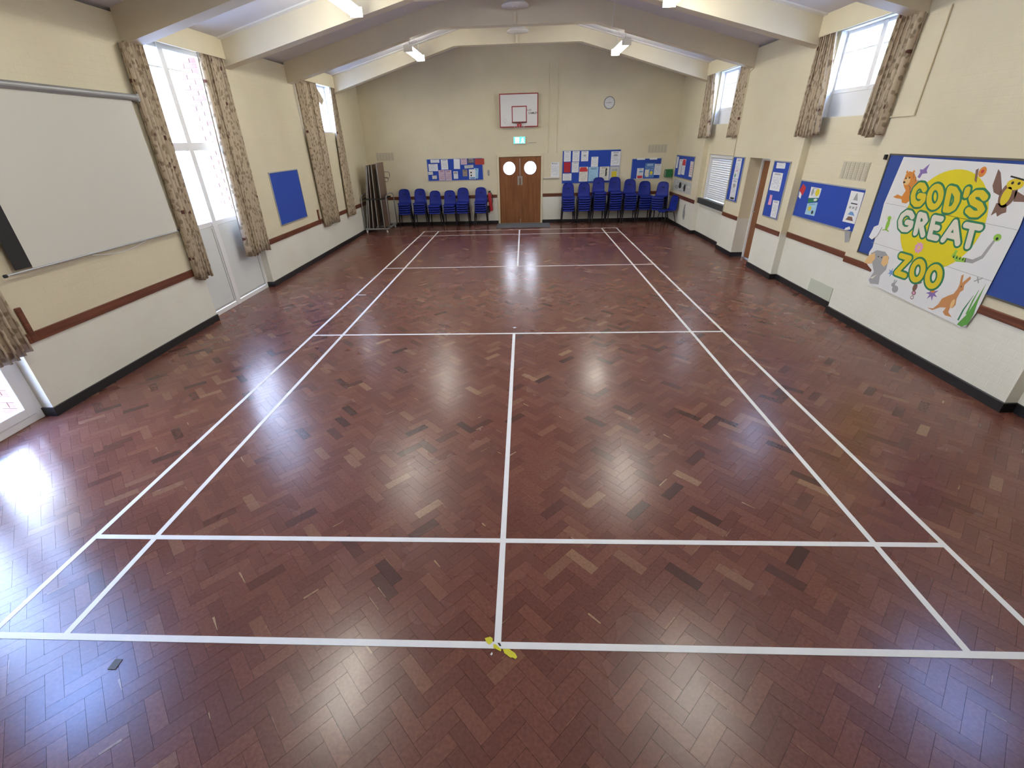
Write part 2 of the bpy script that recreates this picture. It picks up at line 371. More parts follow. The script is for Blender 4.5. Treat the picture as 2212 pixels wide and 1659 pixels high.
FAR = lambda y: (lambda u, v, w: (u, y - w, v))          # plane of the end wall, w towards the room
RGT = lambda x: (lambda u, v, w: (x - w, u, v))          # right wall, u along y
LFT = lambda x: (lambda u, v, w: (x + w, u, v))          # left wall

# ------------------------------------------------------------------ dimensions
XL, XR, XB = -4.93, 4.92, 5.04      # left wall, right piers, right bays set back
YF, YN = 7.95, -9.9                 # end wall, wall behind the camera
BEAMS = [(-8.45, -8.2), (-5.95, -5.7), (-3.6, -3.35), (-1.3, -1.05), (0.86, 1.1), (3.27, 3.5), (5.82, 6.06)]
CZ = lambda x: 4.075 + (4.93 - abs(x)) * 0.258    # underside of the sloping ceiling

# ------------------------------------------------------------------ walls
g = G()
def lw(y0, y1, z0, z1): g.box(XL - 0.30, XL, y0, y1, z0, z1)
TOPZ = 4.03
lw(YN, -5.95, 0, TOPZ); lw(-5.95, -4.23, 3.86, TOPZ); lw(-4.23, -1.27, 0, TOPZ); lw(-1.27, 0.66, 3.86, TOPZ)
lw(0.66, 3.66, 0, TOPZ); lw(3.66, 5.75, 0, 2.79); lw(3.66, 5.75, 3.86, TOPZ); lw(5.75, YF, 0, TOPZ)
struct(g.obj('wall_left', M_wallX))
g = G()
def rw(x, y0, y1, z0, z1): g.box(x, 5.34, y0, y1, z0, z1)
rw(XR, YN, -6.0, 0, TOPZ)
rw(XB, -6.0, -4.19, 0, 2.7); rw(XB, -6.0, -4.19, 3.86, TOPZ); rw(XB, -6.0, -5.7, 2.7, 3.86); rw(XB, -4.5, -4.19, 2.7, 3.86)
rw(XR, -4.19, -1.22, 0, TOPZ)
rw(XB, -1.22, 0.68, 0, 2.7); rw(XB, -1.22, 0.68, 3.86, TOPZ); rw(XB, -1.22, -1.05, 2.7, 3.86); rw(XB, 0.63, 0.68, 2.7, 3.86)
rw(XR, 0.68, 1.70, 0, TOPZ); rw(XR, 1.70, 2.60, 2.06, TOPZ); rw(XR, 2.60, 3.48, 0, TOPZ)
rw(XB, 3.48, 5.46, 0, 0.84); rw(XB, 3.48, 5.46, 2.05, 2.72); rw(XB, 3.48, 3.62, 0.84, 2.05); rw(XB, 5.30, 5.46, 0.84, 2.05)
rw(XB, 3.48, 3.72, 2.72, 3.86); rw(XB, 5.42, 5.46, 2.72, 3.86); rw(XB, 3.48, 5.46, 3.86, TOPZ)
rw(XR - 0.01, 5.46, YF, 0, TOPZ)
struct(g.obj('wall_right', M_wallX))
g = G()
for a in ((-5.3, -0.67, 0, 5.5), (0.71, 5.3, 0, 5.5), (-0.67, 0.71, 2.06, 5.5)): g.box(a[0], a[1], YF, YF + 0.28, a[2], a[3])
struct(g.obj('wall_far', M_wallY))
struct(G().box(-5.3, 5.3, YN - 0.25, YN, 0, 5.5).obj('wall_near', M_wallY))
# ceiling: two sloping decks that run out to the eaves
g = G()
for s in (-1, 1):
    xe = 5.38
    P = [(0, CZ(0)), (s*xe, CZ(xe)), (s*xe, CZ(xe) + 0.16), (0, CZ(0) + 0.16)]
    g.prism(P, lambda u, v, w: (u, w, v), YN - 0.3, YF + 0.4)
struct(g.obj('ceiling', M_ceil))
# roof frames
KNEE = {4: 4.52, 5: 4.56, 6: 4.63}
for i, (y0, y1) in enumerate(BEAMS):
    k = KNEE.get(i, 4.54)
    P = [(-4.93, 3.70), (-1.6, k), (1.6, k), (4.93, 3.70), (4.93, CZ(4.93) + 0.03), (0, CZ(0) + 0.03), (-4.93, CZ(4.93) + 0.03)]
    o = G().prism(P, lambda u, v, w: (u, w, v), y0, y1).obj('roof_beam', M_beam)
    tag(o, ['', '', '', 'cream roof beam nearest the camera, above the projector screen end', 'cream sloping roof beam in front of the nearer strip lights’ far ends',
            'shaded cream roof beam in the middle with a flat raised centre', 'farthest cream roof beam, lit, just before the end wall'][i] or 'cream roof beam overhead behind the camera', 'beam', 'roof beams', 'structure')
# pale strips where the ceiling meets the beams
n = 0
for y in (0.80, 3.56, -1.0, 5.76):
    for s in (-1, 1):
        n += 1; g = G()
        P = [(s*0.05, CZ(0.05) - 0.02), (s*4.9, CZ(4.9) - 0.02), (s*4.9, CZ(4.9) + 0.01), (s*0.05, CZ(0.05) + 0.01)]
        struct(g.prism(P, lambda u, v, w: (u, w, v), y - 0.06, y + 0.06).obj('trim_%d' % n, M_whitep))

# ------------------------------------------------------------------ skirtings
SK = 0.1
def skirt(name, boxes):
    g = G()
    for b in boxes: g.box(*b)
    struct(g.obj(name, M_black))
skirt('baseboard_left', [(XL, XL + .022, -9.9, -5.95, 0, SK), (XL, XL + .022, -4.23, -1.27, 0, SK), (XL, XL + .022, 0.66, YF, 0, SK),
                         (XL - .14, XL + .022, -4.23 - .02, -4.23, 0, SK), (XL - .14, XL + .022, 0.64, 0.66, 0, SK)])
skirt('baseboard_right', [(XR - .025, XR, -9.9, -6.0, 0, SK), (XB - .02, XB, -6.0, -4.19, 0, SK), (XR - .03, XR, -4.19, -1.22, 0, SK), (XR - .03, XB, -4.215, -4.19, 0, SK),
                          (XB - .02, XB, -1.22, 0.68, 0, SK), (XR - .02, XR, 0.68, 1.70, 0, SK), (XR - .02, XB, 0.66, 0.68, 0, SK),
                          (XR - .02, XR, 2.60, 3.48, 0, SK), (XR - .02, XR + .25, 2.58, 2.60, 0, SK), (XB - .02, XB, 3.48, 5.46, 0, SK), (XR - .03, XR - .01, 5.46, YF, 0, SK), (XR - .03, XB, 5.44, 5.46, 0, SK)])
skirt('baseboard_far', [(-4.9, -0.72, YF - .02, YF, 0, SK), (0.76, 4.88, YF - .02, YF, 0, SK)])

# ------------------------------------------------------------------ dado rails (bumper boards)
n = 20
def rail(b, m=M_rail):
    global n; n += 1
    return struct(G().bbox(*b, 0.006).obj('trim_%d' % n, m))
r1 = rail((XL, XL + .022, -4.12, -1.40, 0.79, 0.895)); G().bbox(XL, XL + .03, -4.09, -4.035, 0.80, 1.16, .006).obj('end_block', M_rail, r1)
r2 = rail((XL, XL + .022, 0.72, YF - .02, 0.785, 0.885)); G().bbox(XL, XL + .03, 3.37, 3.43, 0.78, 1.12, .006).obj('end_block', M_rail, r2)
rail((XR - .022, XR, -4.17, -1.24, 0.80, 0.885)); rail((XB - .022, XB, -1.20, 0.67, 0.798, 0.89)); rail((XR - .022, XR, 0.72, 1.70, 0.795, 0.88))
rail((XR - .022, XR, 2.62, 3.46, 0.79, 0.875)); rail((XR - .032, XR - .01, 5.50, YF - .02, 0.80, 0.90))
rail((-4.88, -0.745, YF - .022, YF, 0.822, 0.918), M_railf); rail((0.745, 4.86, YF - .022, YF, 0.822, 0.918), M_railf)

# ------------------------------------------------------------------ outside: ground, brick piers
struct(G().box(-60, 60, -60, 60, -0.3, -0.06).obj('ground', M_ground))
M_brick = [mat('brick_a', (0.26, 0.13, 0.10), 0.9, var=0.15, vscale=25), mat('brick_b', (0.30, 0.165, 0.13), 0.9, var=0.15, vscale=25), mat('brick_c', (0.22, 0.11, 0.09), 0.9, var=0.15, vscale=25)]
M_mortar = mat('mortar', (0.42, 0.40, 0.37), 0.95)
BRV = []
for i in range(3):
    BRV.append([G().bbox(-l/2, l/2, -0.012, 0.012, 0, 0.065, .003).obj('brick', M_brick[i], at=(0, 0, 0)).data for l in (0.215, 0.10)])
for o in [o for o in COL.objects if o.name.startswith('brick')]: bpy.data.objects.remove(o)
def pier(y, z0, z1, label):
    t = thing('brick_pier', label, 'brick pier', (-5.4, y + .25, 0)); G().box(-5.565, -5.24, y + .012, y + .5, -0.06, 3.85).obj('core', M_mortar, t)
    r = 0; z = z0
    while z < z1:
        for xc, l in (((-5.350, 0), (-5.518, 1)) if r % 2 else ((-5.292, 1), (-5.460, 0))):
            o = bpy.data.objects.new('brick', random.choice(BRV)[l]); COL.objects.link(o); o.parent = t
            o.location = (xc + 5.4, -.25 + .010, z)
        r += 1; z += 0.0755
pier(0.68, 1.5, 3.8, 'pale red brick pier seen through the tall glazed door on the left')
pier(-4.20, 0.0, 1.4, 'red brick pier outside the glass door at the left edge')

# ------------------------------------------------------------------ windows and outside doors
def frame_u(g, x0, x1, ys, zs, t=0.05):
    """frame bars around a grid: ys, zs are lists of bar centre lines"""
    for y in ys: g.bbox(x0, x1, y - t/2, y + t/2, zs[0] - t/2, zs[-1] + t/2, .004)
    for z in zs: g.bbox(x0 + .003, x1 - .003, ys[0], ys[-1], z - t/2, z + t/2, .004)
# door_1: tall glazed doors in the left bay
xa, xb = -5.11, -5.05
t = thing('door_1', 'white glazed double doors under the pelmet on the left', 'door', (-5.08, -0.3, 0)); t['kind'] = 'structure'
g = G(); frame_u(g, xa, xb, [-1.245, 0.635], [0.03, 1.40, 3.835], 0.075)
g.bbox(xa, xb + .012, -.485, -.375, 0.0, 3.87, .005); g.bbox(xa + .003, xb + .008, -1.25, .635, 2.485, 2.60, .005); g.obj('door_frame', M_white, t)
for (y0, y1) in ((-1.21, -0.487), (-0.373, 0.60)):
    p = G().bbox(xa + .012, xb - .008, y0, y1, 0.075, 1.362, .004).obj('lower_panel', M_panel, t)
    gs = G()
    gs.box(xb - .010, xb - .004, y1 - .045, y1 - .036, 0.10, 1.34); gs.box(xb - .010, xb - .004, y0 + .03, y1 - .036, 0.10, 0.107)
    gs.obj('panel_seam', M_seam, p)
    for (z0, z1) in ((1.437, 2.486), (2.599, 3.798)):
        G().box(xa + .028, xa + .034, y0, y1, z0, z1).obj('pane', M_glass, t)
    G().box(xa + .02, xa + .04, y0, y1, 3.55, 3.572).obj('glazing_bar', M_white, t)
# window_1: high left window in the farther bay
def high_window(n, x0, x1, xg, y0, y1, z0, z1, muls, label, face, apron=None, bar=True):
    t = thing('window_%d' % n, label, 'window', ((x0 + x1)/2, (y0 + y1)/2, z0)); t['kind'] = 'structure'
    g = G(); ys = [y0 + .025] + muls + [y1 - .025]; zb = apron if apron else z0 + .025
    frame_u(g, xg - .03, xg + .03, ys, [zb, z1 - .025], 0.06)
    for y_ in muls: g.bbox(xg - .035, xg + .035, y_ - .05, y_ + .05, zb, z1, .004)
    g.obj('window_frame', M_white, t)
    for a, b in zip(ys[:-1], ys[1:]):
        G().box(xg - .004, xg + .003, a + .027, b - .027, zb + .027, z1 - .052).obj('pane', M_glass, t)
        if bar: G().box(xg - .012, xg + .012, a + .027, b - .027, z1 - .30, z1 - .28).obj('glazing_bar', M_white, t)
    if apron: G().bbox(xg - .02, xg + .02, y0, y1, z0, apron - .028, .004).obj('apron_panel', M_white, t)
    g = G(); s = .012       # painted reveals
    lo, hi = min(face, xg), max(face, xg)
    g.box(lo, hi, y0, y0 + s, z0, z1); g.box(lo, hi, y1 - s, y1, z0, z1); g.box(lo, hi, y0 + s, y1 - s, z1 - s, z1); g.box(lo, hi, y0 + s, y1 - s, z0, z0 + s)
    g.obj('reveal', M_whitep, t)
    return t
high_window(1, -5.2, XL, -5.12, 3.66, 5.75, 2.79, 3.86, [4.7], 'high white window behind the farther left curtains', XL - .001, bar=False)
high_window(2, XB, 5.34, 5.17, -1.05, 0.63, 2.70, 3.86, [-0.22], 'high white window between curtains on the near right', XB + .001, 3.06)
high_window(3, XB, 5.34, 5.17, 3.72, 5.42, 2.72, 3.86, [4.6], 'high white window between curtains on the far right', XB + .001, 3.05)
high_window(4, XB, 5.34, 5.17, -5.70, -4.50, 2.70, 3.86, [-5.1], 'high white window on the right beside the camera', XB + .001, 3.06)
# door_2: glass door at the left edge of the picture
t = thing('door_2', 'white framed glass door at the left edge', 'door', (-5.08, -5.1, 0)); t['kind'] = 'structure'
g = G(); frame_u(g, xa - .01, xb, [-5.91, -5.09, -4.27], [0.04, 2.545, 3.835], 0.08); g.obj('door_frame', M_white, t)
for (y0, y1) in ((-5.87, -5.13), (-5.05, -4.31)):
    g = G()
    frame_u(g, xa + .004, xb + .012, [y0 + .045, y1 - .045], [0.13, 2.46], 0.09); lf = g.obj('door_leaf', M_white, t)
    G().box(xa + .025, xa + .031, y0 + .09, y1 - .09, 0.175, 2.415).obj('pane', M_glass, t)
    G().box(xa + .025, xa + .031, y0, y1, 2.585, 3.795).obj('pane', M_glass, t)

# pelmet boards between beams
for s, y0, y1, lab in ((-1, -1.05, 0.86, 'cream pelmet board above the tall glazed doors on the left'), (-1, 3.5, 5.82, 'cream pelmet board above the farther left window'),
                       (1, -1.05, 0.86, 'cream pelmet board above the near right window'), (1, 3.5, 5.82, 'cream pelmet board above the far right window'),
                       (-1, -5.7, -3.6, 'cream pelmet board above the glass door at the left edge'), (1, -5.7, -3.6, 'cream pelmet board above the window beside the camera')):
    g = G(); xo = s*4.845
    g.bbox(min(xo, xo - s*.02), max(xo, xo - s*.02), y0 + .004, y1 - .004, 3.815, 4.10, .003)
    tag(g.obj('pelmet', M_cream), lab, 'pelmet', 'pelmets')

# ------------------------------------------------------------------ curtains
def curtain(label, s, X, top, bot, zt, zb, npl, amp=0.045, seed=0, ragged=0.02, flap=None):
    rnd = random.Random(seed); npl = int(npl * 1.35 + .5); nu = npl * 10; nv = 20; V = []; Fc = []; UV = []
    ph = [rnd.uniform(-.5, .5) for _ in range(npl + 1)]
    W = max(abs(top[1] - top[0]), abs(bot[1] - bot[0])) * 1.7
    for j in range(nv + 1):
        v = j / nv
        for i in range(nu + 1):
            u = i / nu
            ya = top[0] + (top[1] - top[0]) * u; yb = bot[0] + (bot[1] - bot[0]) * u
            k = v ** 0.8; y = ya + (yb - ya) * k
            a = u * npl; i0 = int(min(a, npl - 1)); fr_ = a - i0; q = ph[i0]*(1 - fr_) + ph[i0 + 1]*fr_
            A = amp * (0.7 + 0.3 * v)
            sn = math.sin(2*PI*a + q*1.5 + 0.5*math.sin(3*v + q)); x = s * (X + A * math.copysign(abs(sn)**0.6, sn))
            y += A * 0.45 * math.sin(4*PI*a + q)
            zt_ = zt if not isinstance(zt, tuple) else zt[0] + (zt[1] - zt[0])*u
            z = zt_ + (zb - zt_) * v + (ragged * math.sin(9*u + seed) * v)
            V.append((x, y, z)); UV.append((u * W, v * ((zt if not isinstance(zt, tuple) else zt[1]) - zb)))
    for j in range(nv):
        for i in range(nu):
            p = j*(nu+1) + i; Fc.append((p, p+1, p+nu+2, p+nu+1))
    g = G(); g.add(V, Fc); o = g.obj('curtain', M_curtain, smooth=True, uv=UV)
    md = o.modifiers.new('thick', 'SOLIDIFY'); md.thickness = 0.004
    return tag(o, label, 'curtain', 'floral curtains')
curtain('long floral curtain hanging beside the projector screen', -1, 4.862, (-1.43, -1.03), (-1.51, -1.19), (3.69, 3.87), 0.72, 4, seed=1)
curtain('long floral curtain on the far side of the tall glazed doors', -1, 4.862, (0.19, 0.80), (-0.06, 0.70), 3.87, 0.745, 6, seed=2)
c3 = curtain('wide floral curtain pulled across the farther left window', -1, 4.862, (3.52, 4.62), (3.57, 4.50), 3.87, 0.69, 7, seed=3)
g = G(); g.add([(-4.86, 4.60, 3.80), (-4.86, 4.98, 3.50), (-4.86, 4.80, 3.38), (-4.86, 4.60, 3.45)], [(0, 1, 2, 3)])
fl = g.obj('loose_flap', M_curtain, c3, uv=[(0, 0), (.4, .3), (.2, .4), (0, .35)]); fl.modifiers.new('t', 'SOLIDIFY').thickness = .004
curtain('narrow floral curtain nearest the end wall on the left', -1, 4.862, (5.58, 5.80), (5.30, 5.86), 3.87, 0.69, 4, seed=4, amp=.04)
curtain('floral curtain cut off by the left edge of the picture', -1, 4.862, (-4.95, -4.17), (-4.9, -4.19), 3.87, 0.735, 7, seed=5)
curtain('short floral curtain right of the near right window', 1, 4.865, (-1.32, -0.90), (-1.24, -0.82), (3.71, 3.87), 2.44, 4, seed=6)
curtain('short floral curtain left of the near right window', 1, 4.865, (0.46, 0.84), (0.25, 0.88), 3.87, 2.44, 5, seed=7)
curtain('short floral curtain right of the far right window', 1, 4.955, (3.56, 4.0), (3.53, 4.12), 3.87, 2.44, 4, seed=8)
curtain('short floral curtain left of the far right window', 1, 4.865, (5.42, 5.80), (5.10, 5.82), 3.87, 2.44, 5, seed=9)

# ------------------------------------------------------------------ floor: herringbone parquet
BW, BL = 0.0762, 0.2286
fl0 = struct(G().box(-5.3, 5.3, YN, YF + 0.3, -0.06, -0.009).obj('floor', M_blackm, at=(0, 0, 0)))
def tone():
    r = random.random()
    if r < 0.05: return random.uniform(0.02, 0.2)
    if r < 0.90: return random.uniform(0.3, 0.66)
    if r < 0.985: return random.uniform(0.66, 0.80)
    return random.uniform(0.80, 0.90)
c45 = math.cos(PI/4)
blocks = []
R = int(20 / BW) 
for k in range(-R, R):
    for m_ in range(-R // 6 - 2, R // 6 + 3):
        for kind in (0, 1):
            if kind == 0: a, b, la, lb = k + 6*m_, k, 3, 1
            else: a, b, la, lb = k + 6*m_ + 3, k - 2, 1, 3
            ca, cb = (a + la/2)*BW, (b + lb/2)*BW
            x = (ca - cb)*c45; y = (ca + cb)*c45
            if abs(x) < 5.22 and YN + .02 < y < YF + 0.1: blocks.append((x, y, kind))
def vis(x, y):
    p = ROT.transposed() @ (Vector((x, y, 0)) - CAM)
    if p.z > -0.2: return None
    u = 1106 - 12.88 + F*p.x/-p.z; v = 829.5 - F*p.y/-p.z
    return (-p.z) if (-20 < u < 2232 and -20 < v < 1680) else None
dv = [(vis(x, y), i) for i, (x, y, k) in enumerate(blocks)]
near = set(i for d, i in sorted((d, i) for d, i in dv if d)[:298])
def block_verts(tilt):
    hx, hy = BL/2 - .0006, BW/2 - .0006; z = [-.0004 + t for t in tilt]
    return [(-hx,-hy,z[0]),(hx,-hy,z[1]),(hx,hy,z[2]),(-hx,hy,z[3]),(-hx,-hy,-.01),(hx,-hy,-.01),(hx,hy,-.01),(-hx,hy,-.01)]
BF = [(0,1,2,3),(0,4,5,1),(1,5,6,2),(2,6,7,3),(3,7,4,0)]
def tone_attr(me, vals):
    a = me.attributes.new('tone', 'FLOAT', 'FACE')
    a.data.foreach_set('value', vals)
VAR = []
for i in range(40):
    me = bpy.data.meshes.new('parquet_block'); e = 0.00014
    me.from_pydata(block_verts([random.uniform(-e, e) for _ in range(4)]), [], BF); me.update(); me.materials.append(M_floor)
    tone_attr(me, [tone()] * 5); VAR.append(me)
sv, sf, st = [], [], []
for i, (x, y, kind) in enumerate(blocks):
    ang = PI/4 if kind == 0 else -PI/4
    if i in near:
        o = bpy.data.objects.new('parquet_block', random.choice(VAR)); COL.objects.link(o); o.parent = fl0
        o.location = (x, y, 0); o.rotation_euler = (0, 0, ang)
    else:
        e = 0.00014; ca, sa = math.cos(ang), math.sin(ang); n0 = len(sv)
        for p in block_verts([random.uniform(-e, e) for _ in range(4)]): sv.append((x + p[0]*ca - p[1]*sa, y + p[0]*sa + p[1]*ca, p[2]))
        sf += [tuple(q + n0 for q in f) for f in BF]; st += [tone()] * 5
me = bpy.data.meshes.new('parquet_blocks'); me.from_pydata(sv, [], sf); me.update(); me.materials.append(M_floor); tone_attr(me, st)
o = bpy.data.objects.new('parquet_blocks', me); COL.objects.link(o); o.parent = fl0; o['kind'] = 'stuff'
# pale splintered edges of worn blocks
sv, sf, st = [], [], []
for (x, y, kind) in random.sample(blocks, 620):
    ang = PI/4 if kind == 0 else -PI/4; ca, sa = math.cos(ang), math.sin(ang); n0 = len(sv)
    l0 = random.uniform(-.11, 0); l1 = l0 + random.uniform(.03, .12); wd = random.uniform(.002, .014); sd = random.choice((-1, 1)) * (BW/2 - .001)
    for (a, b) in ((l0, sd), (min(l1, .113), sd), (min(l1, .113), sd - math.copysign(wd*random.uniform(.1, 1), sd)), (l0, sd - math.copysign(wd, sd))):
        sv.append((x + a*ca - b*sa, y + a*sa + b*ca, .0002))
    sf.append((n0, n0+1, n0+2, n0+3)); st.append(random.uniform(.78, 1.0))
me = bpy.data.meshes.new('worn_edges'); me.from_pydata(sv, [], sf); me.update(); bm_fix(me); me.materials.append(M_floor); tone_attr(me, st)
o = bpy.data.objects.new('worn_edges', me); COL.objects.link(o); o.parent = fl0; o['kind'] = 'stuff'

# ------------------------------------------------------------------ court lines
LW = 0.02
def cline(x0, x1, y0, y1, label):
    zt = 0.0012 if y1 - y0 > 1 else 0.0017
    tag(G().box(x0, x1, y0, y1, 0.0004, zt).obj('court_line', M_line), label, 'floor line', 'badminton court lines')
O, S_, B_, L_, K_ = 3.03, 2.57, 6.68, 5.92, 2.0
cline(-O-LW, -O+LW, -B_-LW, B_+LW, 'outermost long white court line along the left side')
cline(-S_-LW, -S_+LW, -B_-LW, B_+LW, 'inner long white court line on the left side')
cline(S_-LW, S_+LW, -B_-LW, B_+LW, 'inner long white court line on the right side')
cline(O-LW, O+LW, -B_-LW, B_+LW, 'outermost long white court line along the right side')
cline(-O-LW, O+LW, -B_-LW, -B_+LW, 'white cross line at the bottom, with yellow tape on it')
cline(-O-LW, O+LW, -L_-LW, -L_+LW, 'white cross line second from the bottom of the picture')
cline(-O-LW, O+LW, -K_-LW, -K_+LW, 'white cross line where the near centre line ends')
cline(-O-LW, O+LW, K_-LW, K_+LW, 'white cross line where the far centre line begins')
cline(-O-LW, O+LW, L_-LW, L_+LW, 'white cross line second from the end wall')
cline(-O-LW, O+LW, B_-LW, B_+LW, 'white cross line nearest the end wall')
cline(-LW, LW, -B_, -K_, 'near white centre line running up from the yellow tape')
cline(-LW, LW, K_, B_, 'short far white centre line in front of the brown doors')
cline(-O, -O + .19, -.015, .015, 'short white net mark on the left side line')
cline(O - .08, O, -.015, .015, 'tiny white net mark on the right side line')

# ------------------------------------------------------------------ bits on the floor
def blob(name, pts, m, label, cat, h=0.0022, group=None):
    o = G().prism(pts, lambda u, v, w: (u, v, w), 0.0013, 0.0013 + h).obj(name, m); return tag(o, label, cat, group)
blob('tape_scrap', [(-.075, -6.642), (-.045, -6.632), (-.030, -6.641), (-.028, -6.662), (-.045, -6.678), (-.062, -6.668)], M_yel, 'upper left scrap of yellow tape on the bottom line', 'tape', group='yellow tape')
blob('tape_scrap', [(-.024, -6.676), (-.010, -6.676), (.024, -6.706), (.020, -6.716), (-.006, -6.704), (-.022, -6.697)], M_yel, 'middle scrap of yellow tape at the end of the centre line', 'tape', group='yellow tape')
blob('tape_scrap', [(.032, -6.703), (.066, -6.701), (.100, -6.724), (.113, -6.745), (.103, -6.757), (.088, -6.748), (.076, -6.750), (.040, -6.724)], M_yel, 'largest scrap of yellow tape, below the bottom line', 'tape', group='yellow tape')
blob('tape_scrap', [(.0, -6.668), (.012, -6.668), (.022, -6.684), (.012, -6.686)], M_blackm, 'dark torn tape mark beside the middle yellow scrap', 'tape', group='yellow tape')
blob('paper_crumb', [(-.037, -6.735), (-.029, -6.722), (-.024, -6.731), (-.030, -6.741)], M_sheet, 'tiny pale crumb just below the yellow tape', 'crumb', .004)
blob('paper_crumb', [(-.022, -1.78), (.012, -1.755), (.035, -1.78), (.0, -1.80)], M_sheet, 'tiny pale scrap on the floor above the near centre line', 'crumb', .006)
blob('floor_patch', [(-2.150, -6.860), (-2.104, -6.860), (-2.107, -6.804), (-2.150, -6.803)], M_darkgrey, 'small dark square patch on the floor at lower left', 'patch')

# ------------------------------------------------------------------ projector screen on the left wall
t = thing('projector_screen', 'pull-down white projector screen on the left wall', 'projector screen', (-4.87, -2.7, 1.45))
g = G().tube([(-4.865, -4.1, 3.115), (-4.865, -1.45, 3.115)], 0.038, 16); g.obj('roller_case', M_grey, t, smooth=False)
for y in (-1.47, -4.08): G().bbox(XL, -4.83, y - .02, y + .02, 3.07, 3.16, .005).obj('bracket', M_grey, t)
fab = G().box(-4.874, -4.870, -3.76, -1.57, 1.475, 3.085).obj('fabric', M_screen, t)
G().box(-4.873, -4.869, -3.93, -3.76, 1.50, 3.085).obj('black_border', M_blackm, t)
G().tube([(-4.872, -4.03, 1.475), (-4.872, -1.55, 1.468)], 0.011, 10).obj('bottom_bar', M_alu, t)
for y in (-4.045, -1.545): G().tube([(-4.872, y - .012, 1.473), (-4.872, y + .012, 1.473)], 0.016, 10).obj('bar_cap', M_blackm, t)
pts = [(-4.868, -3.05 + .085*i, 1.455 - .05*math.sin(PI*i/10)) for i in range(11)]
G().tube(pts, 0.004, 6).obj('pull_cord', M_sheet, t)

# ------------------------------------------------------------------ notice boards
def board(label, fn, u0, u1, v0, v1, felt=M_felt, frame=M_alu, fw=.018):
    c = fn((u0+u1)/2, v0, 0.0); t = thing('notice_board', label, 'notice board', c, 'notice boards')
    G().prism([(u0, v0), (u1, v0), (u1, v1), (u0, v1)], fn, 0.001, 0.012).obj('felt', felt, t)
    for q in ((u0-fw, u0, v0-fw, v1+fw), (u1, u1+fw, v0-fw, v1+fw), (u0, u1, v0-fw, v0), (u0, u1, v1, v1+fw)):
        G().prism([(q[0], q[2]), (q[1], q[2]), (q[1], q[3]), (q[0], q[3])], fn, 0.001, 0.020).obj('frame_strip', frame, t)
    return t
def sheet(name, label, cat, fn, u, v, w_, h, m, w0=0.013, rot=0.0, flip=1, group='pinned papers', quad=None, prints=()):
    """a pinned sheet; prints = [(polygon in -1..1 sheet coords, material)]"""
    if quad is None:
        ca, sa = math.cos(rot), math.sin(rot)
        quad = [(u + a*w_/2*ca - b*h/2*sa, v + a*w_/2*sa + b*h/2*ca) for a, b in ((-1, -1), (1, -1), (1, 1), (-1, 1))]
    g = G(); n_ = 4; vs = []; uvs = []; fs = []
    def P(a, b):
        a = (a+1)/2; b = (b+1)/2
        p0 = [(quad[0][i]*(1-a) + quad[1][i]*a)*(1-b) + (quad[3][i]*(1-a) + quad[2][i]*a)*b for i in (0, 1)]
        return p0
    for j in range(n_+1):
        for i in range(n_+1):
            a, b = 2*i/n_ - 1, 2*j/n_ - 1; q = P(a, b)
            vs.append(fn(q[0], q[1], w0 + .0015 + .004*max(0, abs(a)*abs(b) - .3))); uvs.append((i/n_, j/n_))
    k = (n_+1)**2
    for j in range(n_+1):
        for i in range(n_+1):
            a, b = 2*i/n_ - 1, 2*j/n_ - 1; q = P(a, b)
            vs.append(fn(q[0], q[1], w0 + .004*max(0, abs(a)*abs(b) - .3))); uvs.append((i/n_, j/n_))
    for j in range(n_):
        for i in range(n_):
            p = j*(n_+1) + i; fs += [(p, p+1, p+n_+2, p+n_+1), (k+p, k+p+n_+1, k+p+n_+2, k+p+1)]
    for i in range(n_):
        for (p, q) in ((i, i+1), (n_*(n_+1)+i+1, n_*(n_+1)+i), ((i+1)*(n_+1), i*(n_+1)), (i*(n_+1)+n_, (i+1)*(n_+1)+n_)): fs.append((p, q, k+q, k+p))
    g.add(vs, fs); o = g.obj(name, m, uv=uvs); tag(o, label, cat, group)
    for poly, pm in prints:
        G().prism([P(a, b) for a, b in poly], fn, w0 + .0016, w0 + .0028).obj('print', pm, o)
    return o
def circ(cx, cy, r, n=18, ry=None, a0=0): return [(cx + r*math.cos(2*PI*k/n + a0), cy + (ry or r)*math.sin(2*PI*k/n + a0)) for k in range(n)]
def rc(x0, x1, y0, y1): return [(x0, y0), (x1, y0), (x1, y1), (x0, y1)]

FF = FAR(YF)
board('plain blue notice board alone on the left wall', LFT(XL), 1.51, 2.77, 1.06, 2.04)
board('blue notice board left of the brown doors', FF, -2.98, -1.19, 1.385, 2.01)
board('large blue notice board right of the brown doors', FF, 1.385, 3.20, 1.21, 2.15)
board('small blue notice board in the far right corner of the end wall', FF, 3.595, 4.50, 1.30, 1.87)
FE = RGT(XR - .01); FC = RGT(XR); FB = RGT(XB)
board('blue notice board on the right wall nearest the corner', FE, 6.0, 7.66, 1.375, 1.955, frame=M_grey)
board('narrow blue notice board beside the serving hatch', FC, 2.83, 3.40, 1.16, 2.04)
board('narrow blue notice board beside the recessed door', FC, 0.92, 1.49, 1.075, 2.03)
board('wide blue notice board below the vent on the right wall', FB, -1.075, 0.63, 1.19, 1.755)
M_frwood = mat('board_edge_dark', (0.10, 0.09, 0.07), 0.6)
board('very large navy notice board behind the painted banner', FC, -4.1, -1.49, 1.00, 2.22, M_feltd, M_frwood)

